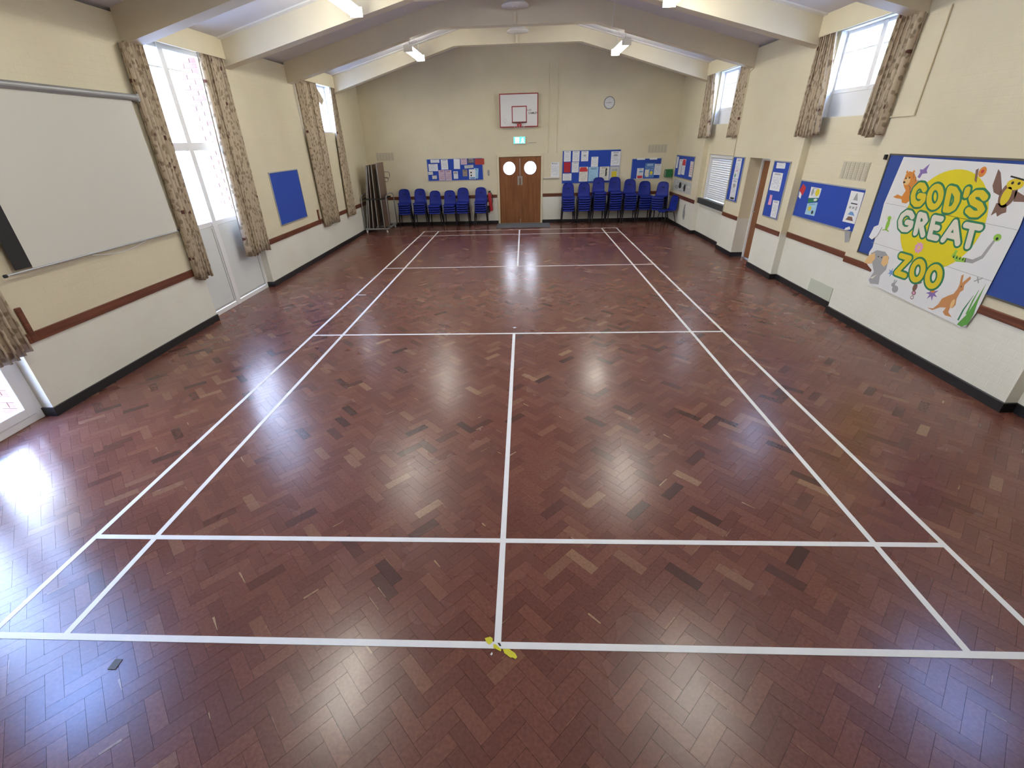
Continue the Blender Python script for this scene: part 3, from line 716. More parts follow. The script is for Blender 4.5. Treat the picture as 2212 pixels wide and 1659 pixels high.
# sheets left of the doors
S = lambda lab, u, v, ww, hh, m, name='notice_sheet', cat='notice', **k: sheet(name, lab, cat, FF, u, v, ww, hh, m, **k)
S('wide white strip at the top left of the board left of the doors', -2.72, 1.958, .286, .09, P_text)
S('square white sheet under the wide strip, left of the doors', -2.793, 1.773, .30, .21, P_text)
S('tall white sheet third from the left on the board left of the doors', -2.417, 1.853, .225, .29, P_text)
S('tall blank white sheet in the middle of the board left of the doors', -2.015, 1.861, .20, .29, M_sheet, rot=-.04)
S('pink poster at the top of the board left of the doors', -1.787, 1.926, .20, .175, P_pink, 'poster', 'poster')
S('dark poster with pale print at the top of the board left of the doors', -1.552, 1.941, .225, .135, P_dark, 'poster', 'poster')
S('red poster overhanging the top right corner of the board left of the doors', -1.275, 1.914, .295, .175, P_redp, 'poster', 'poster', w0=.021)
S('pale grey torn strip under the dark poster', -1.63, 1.775, .29, .09, P_bw, rot=.06)
S('small cream note at the left edge of the board left of the doors', -2.895, 1.609, .15, .09, P_cream, 'note', 'note')
S('small cream note low on the board left of the doors', -2.779, 1.488, .15, .105, P_cream, 'note', 'note')
S('left one of two pink leaflets side by side', -2.532, 1.543, .2, .3, P_pink, 'leaflet', 'leaflet')
S('right one of two pink leaflets side by side', -2.314, 1.538, .205, .3, P_pink, 'leaflet', 'leaflet')
S('white and grey leaflet low in the middle of the board left of the doors', -2.074, 1.538, .145, .22, P_text, 'leaflet', 'leaflet', prints=[(rc(-.8, .8, .3, .8), C_grey)])
S('brown photo leaflet under the torn strip', -1.77, 1.593, .15, .2, P_brown, 'leaflet', 'leaflet')
S('pale blue sheet half hidden at the right of the board left of the doors', -1.41, 1.573, .15, .3, P_sky, rot=-.08)
S('white sheet with two black dots on the board left of the doors', -1.533, 1.551, .21, .29, M_sheet, w0=.017, prints=[(circ(-.35, .35, .25, 14, .18), C_blk), (circ(-.35, -.25, .25, 14, .18), C_blk), (rc(-.9, .9, -.95, -.6), C_blu)])
# sheets right of the doors
S('first white sheet along the top of the large board', 1.528, 1.999, .215, .30, P_text)
S('second white sheet along the top of the large board', 1.803, 1.992, .22, .30, P_text)
S('white sheet with a dark emblem, third along the top of the large board', 2.081, 1.99, .225, .29, P_text, prints=[(circ(0, .12, .4, 16, .16), C_grey)])
S('white sheet set lower in the middle of the large board', 2.403, 1.823, .22, .285, P_text)
S('tall white decorated sheet at the right of the large board', 3.056, 1.90, .29, .41, P_text, prints=[([(-.5, .35), (.5, .35), (.3, .6), (-.3, .6)], C_grey)])
S('red sheet at the left of the large board', 1.538, 1.681, .21, .295, M_red, 'poster', 'poster')
S('white sheet beside the red sheet on the large board', 1.794, 1.679, .22, .30, P_text)
S('wide white sheet at the lower left corner of the large board', 1.545, 1.397, .28, .21, P_text)
S('cream poster with a red heading on the large board', 2.067, 1.469, .28, .43, P_cream, 'poster', 'poster', prints=[(rc(-.9, .9, .35, .95), C_red)])
S('pale blue poster on the large board', 2.384, 1.466, .31, .42, P_sky, 'poster', 'poster')
S('white poster with a black figure on the large board', 2.732, 1.472, .31, .41, P_cream, 'poster', 'poster', prints=[([(.2, -.4), (.5, -.3), (.55, .1), (.45, .4), (.6, .6), (.4, .8), (.2, .6), (.25, .1)], C_blk)])
S('grey poster with a yellow square on the large board', 3.05, 1.469, .29, .42, P_bw, 'poster', 'poster', prints=[(rc(-.55, .55, -.5, .3), C_yel)])
S('left white tab on the top edge of the small corner board', 3.859, 1.872, .25, .055, M_sheet, 'paper_tab', 'paper', w0=.021)
S('right white tab on the top edge of the small corner board', 4.248, 1.870, .235, .055, M_sheet, 'paper_tab', 'paper', w0=.021)
S('white leaflet with red and blue print on the small corner board', 3.876, 1.45, .205, .31, P_text, 'leaflet', 'leaflet', prints=[(rc(-.8, .8, -.9, -.4), C_red), (rc(-.3, .8, .2, .5), C_blu)])
S('blue poster in the middle of the small corner board', 4.168, 1.535, .31, .42, P_blue, 'poster', 'poster', prints=[(rc(-.9, -.1, -.9, .1), C_cream), (circ(.4, -.35, .3, 14, .25), C_yel)])
S('white sheet at the right edge of the small corner board', 4.42, 1.557, .21, .32, P_text, rot=-.03, w0=.021)
sheet('notice_sheet', 'white framed notice on the wall just right of the brown doors', 'notice', FF, 1.151, 1.623, .26, .43, P_text, w0=0.0, prints=[(circ(-.75, .85, .14, 12, .08), C_blk)])
# right wall sheets
def Q(lab, fn, q, m, name='notice_sheet', cat='notice', **k):
    quad = [q[3], q[2], q[1], q[0]]; return sheet(name, lab, cat, fn, 0, 0, 0, 0, m, quad=quad, **k)
Q('narrow white strip at the left of the corner board', FE, [(7.64, 1.926), (7.43, 1.925), (7.45, 1.608), (7.635, 1.606)], P_text)
Q('tall white sheet second from the left on the corner board', FE, [(7.33, 1.86), (7.04, 1.867), (7.08, 1.443), (7.33, 1.434)], P_text)
Q('white sheet with a red top on the corner board', FE, [(7.026, 1.878), (6.711, 1.882), (6.713, 1.459), (7.028, 1.462)], P_text, prints=[(rc(-.9, .9, .2, .95), C_red)])
Q('red lined list at the right of the corner board', FE, [(6.30, 1.847), (6.03, 1.844), (6.02, 1.447), (6.29, 1.449)], P_list)
Q('black and white photo poster under the corner board', FE, [(7.62, 1.31), (5.965, 1.30), (5.93, 0.985), (7.75, 0.97)], P_bw, 'poster', 'poster', w0=0.0,
  prints=[(circ(-.55, -.3, .25, 16, .35), C_grey), (circ(-.2, .1, .14, 14, .55), C_blk), ([(.25, -.7), (.4, -.7), (.42, .3), (.3, .5), (.2, .1)], C_blk), (circ(.75, .2, .08, 12, .2), C_cream)])
Q('upper long white sheet on the narrow board beside the hatch', FC, [(3.232, 2.025), (2.951, 2.03), (2.947, 1.618), (3.242, 1.612)], P_text, prints=[(circ(.0, -.2, .2, 12, .12), C_pink), (circ(-.4, -.7, .2, 12, .2), C_grn)])
Q('lower long white sheet on the narrow board beside the hatch', FC, [(3.247, 1.604), (2.955, 1.61), (2.93, 1.178), (3.22, 1.176)], P_text, prints=[(rc(-.8, .8, -.95, -.75), C_blk), (circ(0, .4, .45, 14, .2), C_grey)])
Q('small white card at the top of the board beside the recessed door', FC, [(1.40, 2.015), (1.08, 2.02), (1.068, 1.925), (1.385, 1.919)], P_text)
Q('large white sheet on the board beside the recessed door', FC, [(1.46, 1.849), (1.083, 1.85), (1.068, 1.541), (1.45, 1.535)], P_text)
Q('small pink paper shape on the board beside the recessed door', FC, [(1.372, 1.457), (1.283, 1.458), (1.263, 1.284), (1.38, 1.277)], C_pink, 'paper_shape', 'paper')
Q('white sheet low on the board beside the recessed door', FC, [(1.213, 1.378), (0.977, 1.388), (0.955, 1.084), (1.177, 1.082)], P_text)
Q('red folded paper hanging at the left of the wide board', FB, [(0.555, 1.712), (0.44, 1.66), (0.485, 1.53), (0.622, 1.60)], C_red, 'paper_shape', 'paper')
Q('white corner of paper under the red folded paper', FB, [(0.615, 1.59), (0.52, 1.545), (0.53, 1.47), (0.600, 1.50)], M_sheet, 'paper_shape', 'paper')
Q('white leaflet with a yellow oval on the wide board', FB, [(0.289, 1.687), (-0.012, 1.688), (-0.005, 1.544), (0.286, 1.513)], P_text, 'leaflet', 'leaflet', prints=[(circ(.45, .1, .4, 18, .75), C_yel), (circ(-.5, .1, .22, 14, .7), C_grey)])
Q('dark green label with a white oval on the wide board', FB, [(0.297, 1.503), (0.001, 1.538), (0.014, 1.487), (0.263, 1.436)], C_grn, 'leaflet', 'leaflet', prints=[(circ(.5, .1, .35, 14, .7), M_sheet)])
Q('pale blue leaflet with a yellow circle on the wide board', FB, [(0.273, 1.424), (-0.014, 1.475), (-0.02, 1.261), (0.268, 1.254)], P_sky, 'leaflet', 'leaflet', prints=[(circ(-.3, .1, .32, 16, .4), C_yel), (circ(.4, -.5, .2, 12, .3), C_blk)])
Q('tall white programme sheet at the right of the wide board', FB, [(-0.758, 1.725), (-1.05, 1.723), (-1.06, 1.296), (-0.772, 1.292)], M_sheet, 'poster', 'poster',
  prints=[([(-.35, .45), (.35, .45), (.05, .9), (-.05, .9)], C_grey), (rc(-.5, .5, .2, .27), C_blk), (rc(-.6, -.3, -.1, .05), C_grey), (rc(-.1, .2, -.1, .05), C_grey), (rc(.4, .6, -.15, .1), C_grey), ([(-.5, -.5), (.6, -.5), (.2, -.28), (-.2, -.28)], C_blu), ([(-.6, -.85), (.6, -.85), (.3, -.6), (-.3, -.6)], C_brn)])
Q('small torn white scrap at the lower right of the wide board', FB, [(-0.898, 1.217), (-0.98, 1.252), (-1.016, 1.213), (-0.885, 1.182)], M_sheet, 'paper_shape', 'paper', w0=.021)
Q('grey tassel of crumpled foil hanging below the wide board', FB, [(-0.91, 1.165), (-1.03, 1.175), (-1.08, 1.05), (-0.985, 1.02)], C_grey, 'paper_shape', 'paper', w0=.021)

# ------------------------------------------------------------------ painted banner
FN = RGT(XR - 0.0225)
def hz(h, z, w_): return FN(-h, z, w_)
out = [(1.74, 2.208), (3.32, 2.19), (3.42, 2.02), (3.52, 1.80), (3.535, 1.65), (3.53, 1.30), (3.52, 0.80), (3.485, 0.635), (3.42, 0.60), (3.36, 0.612), (2.12, 0.655),
       (1.92, 0.64), (1.86, 0.71), (1.88, 0.83), (1.76, 0.88), (1.72, 1.037), (1.75, 1.104), (1.74, 1.205), (1.68, 1.658)]
ban = tag(G().prism(out, hz, 0.0, 0.002).obj('painted_banner', M_banner), "white paper banner painted GOD'S GREAT ZOO with animals", 'banner')
def paint(poly, m, layer=1, name='painted_shape'): return G().prism(poly, hz, 0.0021, 0.0024 + 0.0005*layer).obj(name, m, ban)
def band(pts, wd, m, layer=1, name='painted_shape'):
    L1, L2 = [], []
    for i, p in enumerate(pts):
        a = pts[max(0, i-1)]; b = pts[min(len(pts)-1, i+1)]; d = Vector((b[0]-a[0], b[1]-a[1])).normalized(); ww = wd if not isinstance(wd, (list, tuple)) else wd[i]
        L1.append((p[0] - d.y*ww/2, p[1] + d.x*ww/2)); L2.append((p[0] + d.y*ww/2, p[1] - d.x*ww/2))
    return paint(L1 + L2[::-1], m, layer, name)
def star(cx, cz, r0, r1, n): return [(cx + (r0 if k % 2 == 0 else r1)*math.sin(PI*k/n), cz + (r0 if k % 2 == 0 else r1)*math.cos(PI*k/n)) for k in range(2*n)]
paint(circ(2.635, 1.58, .548, 48, .535), C_sun, 0, 'painted_sun')
def font_mesh(ch, offset=0.0, extrude=0.001):
    cu = bpy.data.curves.new('t', 'FONT'); cu.body = ch; cu.extrude = extrude; cu.offset = offset; cu.resolution_u = 4
    o = bpy.data.objects.new('t', cu); COL.objects.link(o)
    bpy.context.view_layer.update()
    me = bpy.data.meshes.new_from_object(o.evaluated_get(bpy.context.evaluated_depsgraph_get()))
    bpy.data.objects.remove(o); return me
def letter(ch, h0, h1, z0, z1, m, shear, parent, fn, off_fill=0.018, outline=None, layer=3, name='letter'):
    base = font_mesh(ch); xs = [v.co.x for v in base.vertices]; ys = [v.co.y for v in base.vertices]
    x0, x1, y0, y1 = min(xs), max(xs), min(ys), max(ys)
    jobs = [(off_fill, m, layer)] + ([(outline[0], outline[1], layer - 1)] if outline else [])
    for off, mm, ly in jobs:
        me = font_mesh(ch, off); g = G(); vs = []
        zt = max(v.co.z for v in me.vertices)
        for v in me.vertices:
            h = h0 + (v.co.x - x0)/(x1 - x0)*(h1 - h0); z = z0 + (v.co.y - y0)/(y1 - y0)*(z1 - z0)
            vs.append(fn(h + shear*(z - (z0+z1)/2), z, (0.0022 + .0004*ly) if v.co.z > 0 else 0.0021))
        g.add(vs, [tuple(p.vertices) for p in me.polygons]); g.obj(name if mm is m else 'letter_outline', mm, parent)
STROKES = {
 'G': [[(.92,.80),(.70,.97),(.40,.97),(.12,.75),(.03,.45),(.15,.15),(.42,.02),(.75,.06),(.95,.25),(.95,.45),(.58,.45)]],
 'O': [[(.5 + .5*math.sin(2*PI*k/20), .5 + .5*math.cos(2*PI*k/20)) for k in range(21)]],
 'D': [[(.08,0),(.08,1),(.5,.97),(.85,.75),(.92,.45),(.75,.15),(.45,.02),(.08,0)]],
 "'": [[(.6,1),(.4,.0)]],
 'S': [[(.92,.82),(.65,.98),(.3,.95),(.1,.75),(.25,.56),(.7,.45),(.9,.25),(.7,.05),(.35,.02),(.05,.15)]],
 'R': [[(.08,0),(.08,1),(.6,.97),(.85,.75),(.6,.52),(.08,.48)], [(.45,.5),(.92,0)]],
 'E': [[(.9,1),(.08,1),(.08,0),(.9,0)], [(.08,.52),(.75,.52)]],
 'A': [[(0,0),(.5,1),(1,0)], [(.2,.30),(.8,.30)]],
 'T': [[(0,1),(1,1)], [(.5,1),(.5,0)]],
 'Z': [[(.05,1),(.95,1),(.05,0),(.95,0)]]}
LZ = [0.0]
def stroke_letter(ch, h0, h1, z0, z1, m, shear, sw, ow):
    """brush-painted capital: a wide green stroke under a narrower coloured one"""
    for wd, mm, w1, nm in ((ow, C_grn, .0034 + LZ[0], 'letter_outline'), (sw, m, .0055 + LZ[0], 'letter')):
        g = G(); w2 = w1
        for line in STROKES[ch]:
            P = []
            for a, b in line:
                z = z0 + sw/2 + b*(z1 - z0 - sw); h = h0 + sw/2 + a*(h1 - h0 - sw); P.append((h + shear*(z - (z0 + z1)/2), z))
            for p, q in zip(P[:-1], P[1:]):
                d = Vector((q[0]-p[0], q[1]-p[1])).normalized()*wd/2
                g.prism([(p[0]-d.y, p[1]+d.x), (q[0]-d.y, q[1]+d.x), (q[0]+d.y, q[1]-d.x), (p[0]+d.y, p[1]-d.x)], hz, .0021, w2); w2 += 2.5e-5
            for p in P: g.prism(circ(p[0], p[1], wd/2, 12), hz, .0021, w2); w2 += 2.5e-5
        g.obj(nm, mm, ban)
    LZ[0] += 8e-6
for ch, h0, h1, z0, z1 in (('G', 2.07, 2.32, 1.675, 1.955), ('O', 2.325, 2.555, 1.68, 1.955), ('D', 2.575, 2.79, 1.675, 1.95), ("'", 2.785, 2.86, 1.845, 1.96), ('S', 2.865, 3.12, 1.67, 1.945)):
    stroke_letter(ch, h0, h1, z0, z1, C_gold, -.26, .066, .112)
for ch, h0, h1, z0, z1 in (('G', 2.02, 2.29, 1.375, 1.64), ('R', 2.30, 2.505, 1.37, 1.64), ('E', 2.52, 2.71, 1.37, 1.635), ('A', 2.725, 2.985, 1.37, 1.63), ('T', 2.965, 3.20, 1.365, 1.625)):
    stroke_letter(ch, h0, h1, z0, z1, C_cream, -.2, .062, .105)
for ch, h0, h1, z0, z1 in (('Z', 2.25, 2.48, 0.875, 1.145), ('O', 2.495, 2.72, 0.87, 1.145), ('O', 2.74, 2.97, 0.865, 1.14)):
    stroke_letter(ch, h0, h1, z0, z1, C_gold, -.14, .064, .11)
for zz in (1.655, 1.155): band([(1.70, zz + .01), (2.6, zz), (3.53, zz - .02)], .004, C_grey, 0, 'fold_line')
# animals
paint([(1.80,1.75),(1.86,1.785),(1.94,1.77),(1.97,1.84),(1.92,1.88),(1.875,1.93),(1.88,2.02),(1.92,2.055),(2.0,2.045),(2.05,2.0),(2.10,1.95),(2.13,1.86),(2.12,1.76),(2.05,1.70),(1.98,1.70),(1.95,1.74),(1.86,1.74)], C_orng, 1, 'painted_tiger')
paint(circ(1.935, 1.945, .05, 18, .045), C_peach, 2, 'painted_tiger'); paint(circ(1.905, 1.975, .011, 10), C_blk, 3); paint(circ(1.955, 1.985, .011, 10), C_blk, 3); paint(circ(1.90, 1.93, .018, 10, .012), C_blk, 3)
paint(circ(1.885, 2.045, .016, 10), C_orng, 2); paint(circ(1.99, 2.055, .016, 10), C_orng, 2)
for a in range(5): band([(1.99 + .025*a, 1.90 - .03*a), (2.04 + .015*a, 1.87 - .035*a)], .009, C_brn, 2)
for a in range(3): band([(2.0 + .05*a, 2.03 - .03*a), (2.02 + .05*a, 1.985 - .03*a)], .009, C_brn, 2)
paint([(2.075,2.0),(2.09,2.05),(2.07,2.085),(2.115,2.085),(2.185,2.15),(2.175,2.08),(2.20,2.05),(2.13,2.04),(2.115,1.99)], C_purp, 1, 'painted_bird')
paint(circ(2.90, 2.105, .042, 16, .05), C_orng, 2, 'painted_butterfly'); paint([(2.815,2.12),(2.84,2.135),(2.885,2.0),(2.85,2.02)], C_brn, 1, 'painted_butterfly'); paint(circ(2.90, 2.11, .018, 10), C_red, 3)
paint([(3.06,2.14),(3.10,2.11),(3.17,2.0),(3.20,1.95),(3.19,1.91),(3.12,1.93),(3.075,1.99)], C_brn, 1, 'painted_owl')
paint(circ(3.275, 1.925, .085, 20, .12), C_brn, 1, 'painted_owl'); paint(circ(3.30, 2.02, .085, 20, .05), C_gold, 2, 'painted_owl'); paint(circ(3.265, 1.91, .045, 18, .085), C_gold, 2, 'painted_owl')
paint([(3.33,1.97),(3.44,1.93),(3.47,1.88),(3.36,1.87)], C_brn, 1, 'painted_owl'); paint([(3.20,1.84),(3.31,1.84),(3.34,1.77),(3.30,1.75),(3.27,1.72),(3.24,1.755),(3.20,1.72)], C_brn, 1, 'painted_owl')
for a in (3.27, 3.335): paint(circ(a, 2.03, .014, 10), C_blk, 3)
band([(3.22, 2.085), (3.29, 2.075), (3.38, 2.06)], .014, C_blk, 3)
band([(3.0,1.33),(2.985,1.275),(3.05,1.245),(3.15,1.26)], [.03,.05,.05,.045], C_lime, 1, 'painted_snake'); band([(3.14,1.26),(3.23,1.265),(3.31,1.33),(3.335,1.43),(3.36,1.52)], [.045,.04,.035,.03,.02], C_grey, 1, 'painted_snake')
paint(circ(3.372, 1.535, .04, 14, .035), C_lime, 2, 'painted_snake'); paint(circ(3.375, 1.525, .014, 10), C_blk, 3)
for a in range(4): paint([(2.985+.04*a,1.25-.0*a),(3.005+.04*a,1.25),(2.995+.04*a,1.285)], C_blk, 2)
paint(circ(1.875, 1.42, .03, 14, .07), C_lime, 1, 'painted_frog'); paint(circ(1.865, 1.50, .032, 14, .026), C_lime, 1, 'painted_frog')
for s in (-1, 1): band([(1.87 + s*.02, 1.45), (1.87 + s*.06, 1.50), (1.87 + s*.07, 1.54)], .012, C_cream, 1); band([(1.875, 1.36), (1.875 + s*.06, 1.345)], .012, C_lime, 1)
paint([(1.76,1.03),(1.85,1.09),(2.0,1.10),(2.10,1.05),(2.125,.9),(2.06,.8),(2.09,.69),(1.94,.66),(1.89,.70),(1.93,.82),(1.86,.90)], C_grey, 1, 'painted_elephant')
paint([(1.69,.885),(1.74,1.0),(1.83,1.05),(1.87,.98),(1.83,.905),(1.76,.885)], C_peach, 2, 'painted_elephant'); paint([(2.0,1.045),(2.08,1.07),(2.12,.98),(2.07,.92),(2.0,.95)], C_peach, 2, 'painted_elephant')
for a in (1.915, 1.975): paint(circ(a, 1.02, .009, 10), C_blk, 3)
paint([(1.90,.73),(1.93,.75),(2.0,.80),(1.95,.73)], C_cream, 2)
paint([(2.94,.655),(3.02,.675),(3.06,.74),(3.075,.81),(3.13,.86),(3.185,.90),(3.205,.96),(3.205,1.01),(3.18,1.10),(3.20,1.12),(3.225,1.035),(3.28,1.12),(3.30,1.10),(3.26,1.02),(3.275,.97),(3.25,.94),(3.245,.86),(3.265,.80),(3.245,.755),(3.215,.76),(3.22,.70),(3.285,.665),(3.20,.655),(3.155,.68),(3.17,.735),(3.10,.715),(3.02,.655)], C_tan, 1, 'painted_kangaroo')
paint(circ(3.235, .995, .007, 8), C_blk, 2); paint(circ(3.225, .80, .022, 12, .05), C_peach, 2)
paint([(3.38,.615),(3.44,.612),(3.495,.66),(3.505,.78),(3.485,.92),(3.48,1.10),(3.46,.90),(3.435,.75),(3.40,.67)], C_grn2, 1, 'painted_grass')
band([(3.37,.66),(3.375,.78),(3.41,.95)], [.02,.016,.003], C_grn, 1, 'painted_grass'); band([(3.43,.75),(3.43,.9),(3.44,1.02)], [.02,.015,.003], C_grn2, 2, 'painted_grass')
paint(circ(2.385, .715, .05, 16, .045), C_grey, 1, 'painted_rabbit'); paint(circ(2.33, .755, .03, 14, .025), C_grey, 1, 'painted_rabbit'); band([(2.345,.77),(2.36,.82)], .018, C_grey, 1); band([(2.33,.77),(2.325,.82)], .014, C_grey, 1)
paint(circ(2.665, .82, .032, 14, .05), C_brn, 1, 'painted_monkey'); paint(circ(2.68, .755, .032, 14, .026), C_brn, 2, 'painted_monkey'); paint(circ(2.68, .755, .02, 12, .016), C_pink, 3); band([(2.66,.87),(2.63,.91)], .012, C_brn, 1); band([(2.69,.87),(2.73,.90)], .012, C_brn, 1)
paint(circ(2.683, .70, .024, 14), C_brn, 1); paint(circ(2.683, .70, .016, 14), M_banner, 2)
paint(star(2.925, .825, .085, .035, 7), C_purp, 1, 'painted_flower'); paint(circ(2.92, .85, .03, 12, .018), C_orng, 2)
paint(star(2.225, .885, .06, .022, 6), C_blu, 1, 'painted_flower'); paint(star(2.495, 1.255, .07, .05, 9), C_pink, 2, 'painted_flower'); paint(circ(2.495, 1.255, .025, 12), C_peach, 3)
band([(3.345,1.085),(3.42,1.14)], .012, C_grey, 1); band([(3.36,1.135),(3.40,1.08)], .012, C_grey, 1)
G().prism([(1.66, 1.36), (1.74, 1.40), (1.80, 1.38), (1.77, 1.26), (1.70, 1.20), (1.63, 1.22)], hz, 0.003, 0.012).obj('torn_flap', M_sheet, ban)

# ------------------------------------------------------------------ end wall: double doors
t = thing('door_3', 'brown double doors with round windows in the end wall', 'door', (0.02, YF, 0)); t['kind'] = 'structure'
g = G()
for b in ((-0.72, -0.655, 0, 2.085), (0.695, 0.76, 0, 2.085), (-0.655, 0.695, 2.025, 2.085)): g.bbox(b[0], b[1], YF - .035, YF + .06, b[2], b[3], .006)
g.box(-.70, -.635, YF + .046, YF + .06, 0, 2.05); g.box(.675, .74, YF + .046, YF + .06, 0, 2.05); g.box(-.66, .70, YF + .046, YF + .06, 2.0, 2.05); g.box(-.66, .70, YF + .01, YF + .06, 0, .0115)
g.obj('door_frame', M_cream, t)
G().box(-.02, .06, YF + .046, YF + .056, .0125, 2.0).obj('meeting_strip', M_door, t)
FD = FAR(YF + .045)
for (u0, u1, cu) in ((-0.652, 0.018, -0.325), (0.023, 0.692, 0.352)):
    lf = G().hole(u0, u1, 0.012, 2.02, cu, 1.695, 0.195, FD, 0, 0.045).obj('door_leaf', M_door, t)
    g = G(); ring = [(cu + .2*math.cos(2*PI*k/32), YF - .002, 1.695 + .2*math.sin(2*PI*k/32)) for k in range(32)]
    g.tube(ring, .009, 8, True).obj('porthole_ring', M_door, lf, smooth=True)
    G().lathe([(.197, 0), (.197, .005)], (cu, YF + .02, 1.695), 32, 'Y').obj('porthole_glass', M_glass, lf)
    s = -1 if cu < 0 else 1; c = 0.0205 + s*.05
    G().bbox(c - .032, c + .032, YF - .004, YF, 1.19, 1.46, .002).obj('finger_plate', M_chrome, lf)
    G().tube([(c, YF, 1.24), (c, YF - .045, 1.26), (c, YF - .045, 1.42), (c, YF, 1.44)], .009, 8).obj('pull_handle', M_chrome, lf)
G().box(0.010, 0.031, YF - .008, YF, 1.40, 1.97).obj('edge_bolt', M_chrome, t); G().box(0.012, 0.029, YF - .008, YF, 0.02, 0.14).obj('edge_bolt', M_chrome, t)
G().lathe([(.016, 0), (.018, -.01), (.010, -.022)], (0.03, YF, 0.36), 14, 'Y').obj('lock_knob', M_chrome, t)
mt = tag(G().bbox(-0.76, 0.99, 7.02, 7.86, 0.001, 0.014, .005).obj('door_mat', M_mat), 'grey door mat in front of the brown doors', 'mat')

# backboard
t = thing('basketball_backboard', 'white basketball backboard with red lines above the brown doors', 'basketball backboard', (0, 7.83, 2.84))
G().bbox(-.585, .59, 7.815, 7.835, 2.84, 3.728, .004).obj('board_panel', M_white, t)
def fr(x0, x1, z0, z1, b, nm, m=M_redline):
    g = G(); y0, y1 = 7.811, 7.8155
    for q in ((x0, x1, z1-b, z1), (x0, x1, z0, z0+b), (x0, x0+b, z0+b, z1-b), (x1-b, x1, z0+b, z1-b)): g.box(q[0], q[1], y0, y1, q[2], q[3])
    return g.obj(nm, m, t)
fr(-.585, .59, 2.84, 3.728, .028, 'border_line'); fr(-.215, .245, 2.965, 3.40, .026, 'target_square')
for x in (-.35, .35): G().box(x - .02, x + .02, 7.835, YF, 3.0, 3.6).obj('wall_bracket', M_grey, t)
g = G(); ring = [(.015 + .225*math.cos(2*PI*k/28), 7.56 + .225*math.sin(2*PI*k/28), 2.955) for k in range(28)]
hp = g.tube(ring, .009, 8, True).obj('hoop', mat('hoop_brown', (0.10, 0.035, 0.03), 0.5), t, smooth=True)
G().prism([(-.05, 2.85), (.085, 2.85), (.07, 2.97), (-.06, 2.97)], FAR(7.811), 0.0, 0.03).obj('hoop_bracket', M_red, t)
g = G()
for k in range(14):
    a = 2*PI*k/14; b = a + .35
    g.tube([(.015 + .225*math.cos(a), 7.56 + .225*math.sin(a), 2.95), (.015 + .19*math.cos(b), 7.56 + .19*math.sin(b), 2.89), (.015 + .13*math.cos(a), 7.56 + .13*math.sin(a), 2.80)], .003, 5)
g.obj('net', M_sheet, hp)
TF = lambda u, v, w_: (u, 7.815 - w_, v)
def words(txt, u, v, hgt, m, parent, fn, name='lettering'):
    me = font_mesh(txt, .02); xs = [q.co.x for q in me.vertices]; ys = [q.co.y for q in me.vertices]; k = hgt/(max(ys) - min(ys)); g = G()
    g.add([fn(u + (q.co.x - min(xs))*k, v + (q.co.y - min(ys))*k, .001 if q.co.z > 0 else .0002) for q in me.vertices], [tuple(p.vertices) for p in me.polygons])
    return g.obj(name, m, parent)
words('SURE', .235, 3.262, .05, C_grey, t, TF); words('CAMLEY', .295, 3.18, .055, C_blk, t, TF)
M_faint = mat('faint_print', (0.62, 0.58, 0.56), 0.5)
g = G(); g.tube([(-.42 + .04*math.cos(2*PI*k/16), 7.8145, 3.02 + .05*math.sin(2*PI*k/16)) for k in range(16)], .005, 5, True); g.obj('faint_emblem', M_faint, t)

# exit sign
t = thing('exit_sign', 'lit green and white exit sign above the brown doors', 'exit sign', (0.01, YF, 2.38))
G().bbox(-.18, .20, YF - .055, YF, 2.375, 2.59, .008).obj('casing', M_white, t)
M_exg = mat('exit_green', (0.1, 0.6, 0.5), 0.4, emit=(0.10, 0.62, 0.52), estr=1.6); M_exw = mat('exit_white', (0.9, 1, 1), 0.4, emit=(0.8, 1.0, 1.0), estr=2.2)
fc = G().box(-.17, .19, YF - .058, YF - .055, 2.40, 2.58).obj('lit_face', M_exg, t)
G().box(-.12, .0, YF - .0595, YF - .058, 2.415, 2.565).obj('door_symbol', M_exw, fc)
XF = FAR(YF - .058)
G().prism(circ(.115, 2.535, .02, 14), XF, 0, .0015).obj('figure_symbol', M_exw, fc)
G().prism([(.05, 2.50), (.09, 2.52), (.14, 2.515), (.165, 2.485), (.14, 2.495), (.125, 2.47), (.16, 2.43), (.15, 2.41), (.105, 2.45), (.075, 2.41), (.05, 2.415), (.09, 2.47), (.08, 2.50)], XF, 0, .0015).obj('figure_symbol', M_exw, fc)
# clock
t = thing('wall_clock', 'round grey-rimmed clock high on the end wall', 'clock', (2.735, YF, 3.26))
G().lathe([(.165, 0), (.168, -.02), (.155, -.035), (.145, -.03), (.145, -.012), (.01, -.012)], (2.735, YF, 3.418), 36, 'Y').obj('rim', M_grey, t, smooth=False)
G().lathe([(.146, -.010), (.146, -.016)], (2.735, YF, 3.418), 36, 'Y').obj('dial', mat('dial_white', (0.72, 0.73, 0.74), 0.5), t)
CK = FAR(YF - .016)
def hand(a, l, wd): 
    d = (math.sin(a), math.cos(a)); nrm = (d[1], -d[0])
    return [(2.735 + d[0]*q*l + nrm[0]*s*wd, 3.418 + d[1]*q*l + nrm[1]*s*wd) for q, s in ((-.15, -1), (1, -.5), (1, .5), (-.15, 1))]
G().prism(hand(math.radians(83), .075, .006), CK, .001, .003).obj('hour_hand', M_blackm, t); G().prism(hand(math.radians(268), .115, .004), CK, .003, .005).obj('minute_hand', M_blackm, t)
g = G()
for k in range(12):
    a = 2*PI*k/12; g.prism([(2.735 + math.sin(a)*r + math.cos(a)*s, 3.418 + math.cos(a)*r - math.sin(a)*s) for r, s in ((.118, -.003), (.135, -.003), (.135, .003), (.118, .003))], CK, .0005, .001)
g.obj('hour_marks', M_blackm, t)
